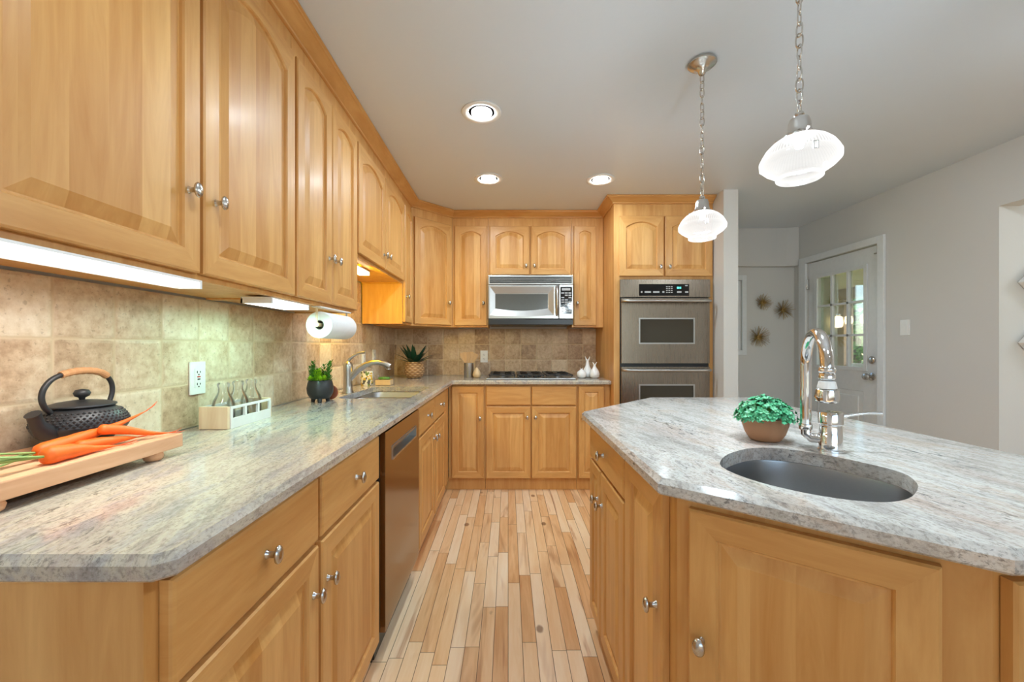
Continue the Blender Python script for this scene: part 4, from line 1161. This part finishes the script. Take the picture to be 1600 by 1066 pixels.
def vase(label, x, y, prof, horn):
    m = MB(); m.lathe(prof, (0, 0, 0), 28)
    zt = prof[-1][1]; rt = prof[-1][0]
    for s in (-1, 1): m.tube([(s*rt*.2, 0, zt-.012), (s*rt*.9, 0, zt+.002), (s*(rt+.008), 0, zt+horn)], [rt*.75, rt*.5, .0015], 10)
    o = m.build('white_vase', 'ceramic', None, loc=(x, y, CT+.0006), smooth=60); tag(o, label, 'vase', 'white gourd vases')
vase('smallest squat white gourd vase, left of the three', .645, 3.60, [(.022, 0), (.036, .010), (.043, .030), (.038, .052), (.022, .066), (.010, .074), (.006, .080)], .010)
vase('tallest white gourd vase with split neck, behind the other two', .712, 3.675, [(.024, 0), (.040, .014), (.044, .040), (.034, .075), (.018, .105), (.012, .140), (.013, .160)], .028)
vase('medium white gourd vase with split neck, right of the three', .760, 3.60, [(.024, 0), (.040, .012), (.045, .036), (.036, .064), (.018, .090), (.009, .112), (.010, .122)], .018)

r = thing('pattern_jar', 'clear jar with a leaf-patterned wrap behind the left faucet', 'jar', (-1.010, 2.93, CT+.0006))
m = MB(); m.lathe([(.040, 0), (.043, .004), (.043, .102), (.001, .104)], (0, 0, 0), 32); m.build('patterned_wrap', 'jar', r, smooth=40)
m = MB(); m.lathe([(.043, .1045), (.043, .125), (.030, .138), (.026, .146), (.026, .150), (.001, .150)], (0, 0, 0), 32); m.build('clear_shoulder', 'bottle', r, smooth=40)
r = thing('food_container', 'low see-through food container with green filling beside the patterned jar', 'container', (-.895, 2.96, CT+.0006))
m = MB(); m.box(-.055, .055, -.04, .04, 0, .040, .006); m.build('tub', 'gold', r)
m = MB(); m.lathe([(.001, .041), (.040, .041), (.044, .046), (.036, .056), (.001, .060)], (0, 0, 0), 24, sy=.8); m.build('salad_filling', 'leaf_green', r)
m = MB(); m.box(-.057, .057, -.042, .042, .0405, .070, .006); m.build('clear_lid', 'bottle', r)

# ------------------------------------------------------------------ island faucet
r = thing('island_faucet', 'chrome gooseneck pull-down faucet with side lever on the island', 'faucet', (.866, 1.10, CT+.0006))
m = MB(); m.lathe([(.030, 0), (.030, .004), (.0265, .006), (.0265, .045), (.0255, .047), (.0255, .070), (.028, .073), (.028, .100), (.026, .104), (.001, .106)], (0, 0, 0), 40); m.build('body', 'chrome', r, smooth=35)
bx, by = .826-.866, 1.135-1.10
hx_, hy_ = -.085, -.185   # tube to head
m = MB(); pts = [(-.016, .012, .030)]
pts += [(bx*.75, by*.75, .028), (bx*1.0, by*1.0, .040), (bx*1.02, by*1.02, .060), (bx*1.02, by*1.02, .10), (bx*1.02, by*1.02, .18)]
n = 16; zc = .228
A = Vector((bx*1.02, by*1.02, 0)); B = A+Vector((hx_, hy_, 0)); C0 = (A+B)/2; rv = (A-B)/2
for i in range(n+1):
    t = PI*i/n; q = C0+rv*math.cos(t); pts.append((q.x, q.y, zc+.086*math.sin(t)))
m.tube(pts, .0135, 16); m.build('gooseneck', 'chrome', r, smooth=60)
m = MB(); m.lathe([(.0155, -.012), (.0165, -.010), (.0165, .002), (.0155, .004)], (A.x, A.y, .062), 24); m.build('collar', 'chrome', r, smooth=35)
tl = Matrix.Translation((B.x, B.y, zc-.002)) @ Matrix.Rotation(.12, 4, 'Y')
m = MB(); m.lathe([(.0145, .0), (.017, -.004), (.017, -.010), (.0145, -.014), (.0165, -.018), (.0165, -.026), (.013, -.030)], (0, 0, 0), 28)
hd = m.build('swivel_ring', 'chrome', r, smooth=35); hd.location = (B.x, B.y, zc+.004)
m = MB(); m.lathe([(.011, -.031), (.016, -.034), (.019, -.046), (.019, -.050), (.012, -.050)], (0, 0, 0), 28); o = m.build('spray_collar', 'white_plastic', hd, smooth=35)
m = MB(); m.lathe([(.018, -.0505), (.021, -.053), (.0235, -.070), (.0225, -.079), (.019, -.082), (.001, -.0825)], (0, 0, 0), 28, rfun=lambda i, h: 1+(.05 if i % 4 < 2 else 0) if -.075 < h < -.052 else 1); m.build('spray_head', 'chrome', hd, smooth=35)
m = MB(); m.tube([(.018, -.004, .090), (.045, -.010, .097), (.085, -.018, .104), (.115, -.024, .104)], [.008, .0055, .0045, .0055], 12, flat=.8); m.build('lever_handle', 'chrome', r, smooth=60)

# ------------------------------------------------------------------ wall decor
def sunburst(label, x, z, R, seed):
    rg = random.Random(seed); r = thing('sunburst_ornament', label, 'wall ornament', (x, FY-.0005, z), 0, 'brass sunbursts on the far wall')
    m = MB(); m.lathe([(.012, 0), (.012, -.012), (.008, -.020), (.001, -.022)], (0, 0, 0), 14, 'y'); m.build('hub', 'brass', r, smooth=50)
    m = MB()
    for k in range(60):
        a = 2*PI*k/60+rg.uniform(-.04, .04); L = R*rg.uniform(.72, 1.0); o = rg.uniform(.004, .06)
        m.tube([(.006*math.cos(a), -.010, .006*math.sin(a)), (L*math.cos(a), -.012-o*L/R, L*math.sin(a))], [.0019, .0013], 5)
    m.build('rays', 'brass', r)
sunburst('uppermost and smallest brass sunburst ornament on the far grey wall', 396*FY/640, 1.2+68*FY/640, .088, 1)
sunburst('middle brass sunburst ornament on the far grey wall, nearest the door', 428*FY/640, 1.2+56*FY/640, .108, 2)
sunburst('lowest brass sunburst ornament on the far grey wall', 389*FY/640, 1.2+14*FY/640, .118, 3)
for z, lb_ in ((1.578, 'upper of two square diamond-hung wall art pieces at the right edge'), (1.220, 'lower of two square diamond-hung wall art pieces at the right edge')):
    m = MB(); m.box(-.085, .085, -.055, -.002, -.085, .085, .004)
    o = m.build('wall_art', 'granite_tile', None, loc=(3.135, 2.427, z), rot=(0, PI/4, 0)); tag(o, lb_, 'wall art', 'diamond wall art')

# ------------------------------------------------------------------ outside
m = MB(); m.box(3.2, 40, -6, 40, -.30, -.20); m.box(-20, 3.2, 4.6, 40, -.30, -.20); struct(m.build('ground', 'lawn'))
m = MB(); m.box(3.0, 5.8, 2.75, 9.0, -.18, -.04); tag(m.build('porch_deck', 'tan', None), 'porch deck outside the glazed door', 'porch')
r = thing('porch_roof', 'beige porch ceiling and tan edge beam seen through the glazed door', 'porch', (3.0, 2.75, 2.12))
m = MB(); m.box(.02, 2.9, 0, 6.25, .03, .10); m.build('ceiling_board', 'beige', r)
m = MB(); m.box(2.55, 2.72, 0, 6.25, -.14, .029); m.build('edge_beam', 'tan', r)
def post(x, y, w, mat, label):
    m = MB(); m.box(-w/2, w/2, -w/2, w/2, 0, 2.01 if mat == 'tan' else 2.14, .006); o = m.build('porch_post', mat, None, loc=(x, y, -.04)); tag(o, label, 'post')
post(5.62, 6.85, .16, 'tan', 'tan porch post right of centre seen through the door glass')
post(4.05, 5.24, .17, 'sage', 'dull green porch post at the left of the door glass')
m = MB(); m.box(5.58, 5.66, 3.0, 6.76, .86, .92); m.box(5.60, 5.64, 3.0, 6.76, .10, .14)
for k in range(28): m.box(5.605, 5.635, 3.05+k*.13, 3.08+k*.13, -.038, .86)
tag(m.build('porch_railing', 'white', None), 'white porch railing beyond the door glass', 'railing')
for (x, y, z, lb_) in ((4.10, 5.10, 1.50, 'warm globe added for a lamp reflection at the left in the door glass'), (5.50, 6.62, 1.62, 'warm globe added for a lamp reflection in the middle of the door glass'), (5.52, 6.35, 1.62, 'warm globe added for a lamp reflection at the right in the door glass')):
    r = thing('reflection_globe', lb_, 'reflection', (x, y, z))  # glowing globe standing in for a lamp reflection in the door glass
    m = MB(); m.lathe([(.001, -.075), (.045, -.06), (.055, .0), (.045, .06), (.02, .075)], (0, 0, 0), 16); m.build('globe', 'reflection', r, smooth=60)
    m = MB(); m.lathe([(.022, .076), (.022, .10), (.004, .11), (.004, 2.145-z)], (0, 0, 0), 10); m.build('hanger', 'nickel', r)
def tree(x, y, h, R, seed, label):
    rg = random.Random(seed); r = thing('tree', label, 'tree', (x, y, -.2), 0, 'garden trees')
    m = MB(); m.tube([(0, 0, 0), (.05, .03, h*.35), (-.04, .0, h*.7)], [.14, .10, .05], 8); m.build('trunk', 'bark', r)
    m = MB()
    for k in range(2600):
        v = Vector((rg.gauss(0, 1), rg.gauss(0, 1), rg.gauss(0, 1))).normalized()
        c = Vector((v.x*R*rg.uniform(.6, 1), v.y*R*rg.uniform(.6, 1), h*.52+v.z*h*.46*rg.uniform(.6, 1)))
        d = Vector((rg.uniform(-1, 1), rg.uniform(-1, 1), rg.uniform(-.8, .5)))
        m.leaf(c, d, v+Vector((.1, .2, .3)), rg.uniform(.14, .26), rg.uniform(.08, .14), .1, 2)
    m.build('crown', 'tree', r)
tree(8.2, 9.7, 4.4, 1.9, 31, 'leafy tree straight beyond the right panes of the door')
tree(10.9, 13.7, 6.2, 2.2, 32, 'taller leafy tree behind, in the left and middle door panes')
tree(4.5, 9.6, 4.0, 1.25, 33, 'leafy tree outside the far wall window')
tree(6.6, 14.0, 5.0, 1.8, 34, 'taller leafy tree farther behind the far wall window tree')
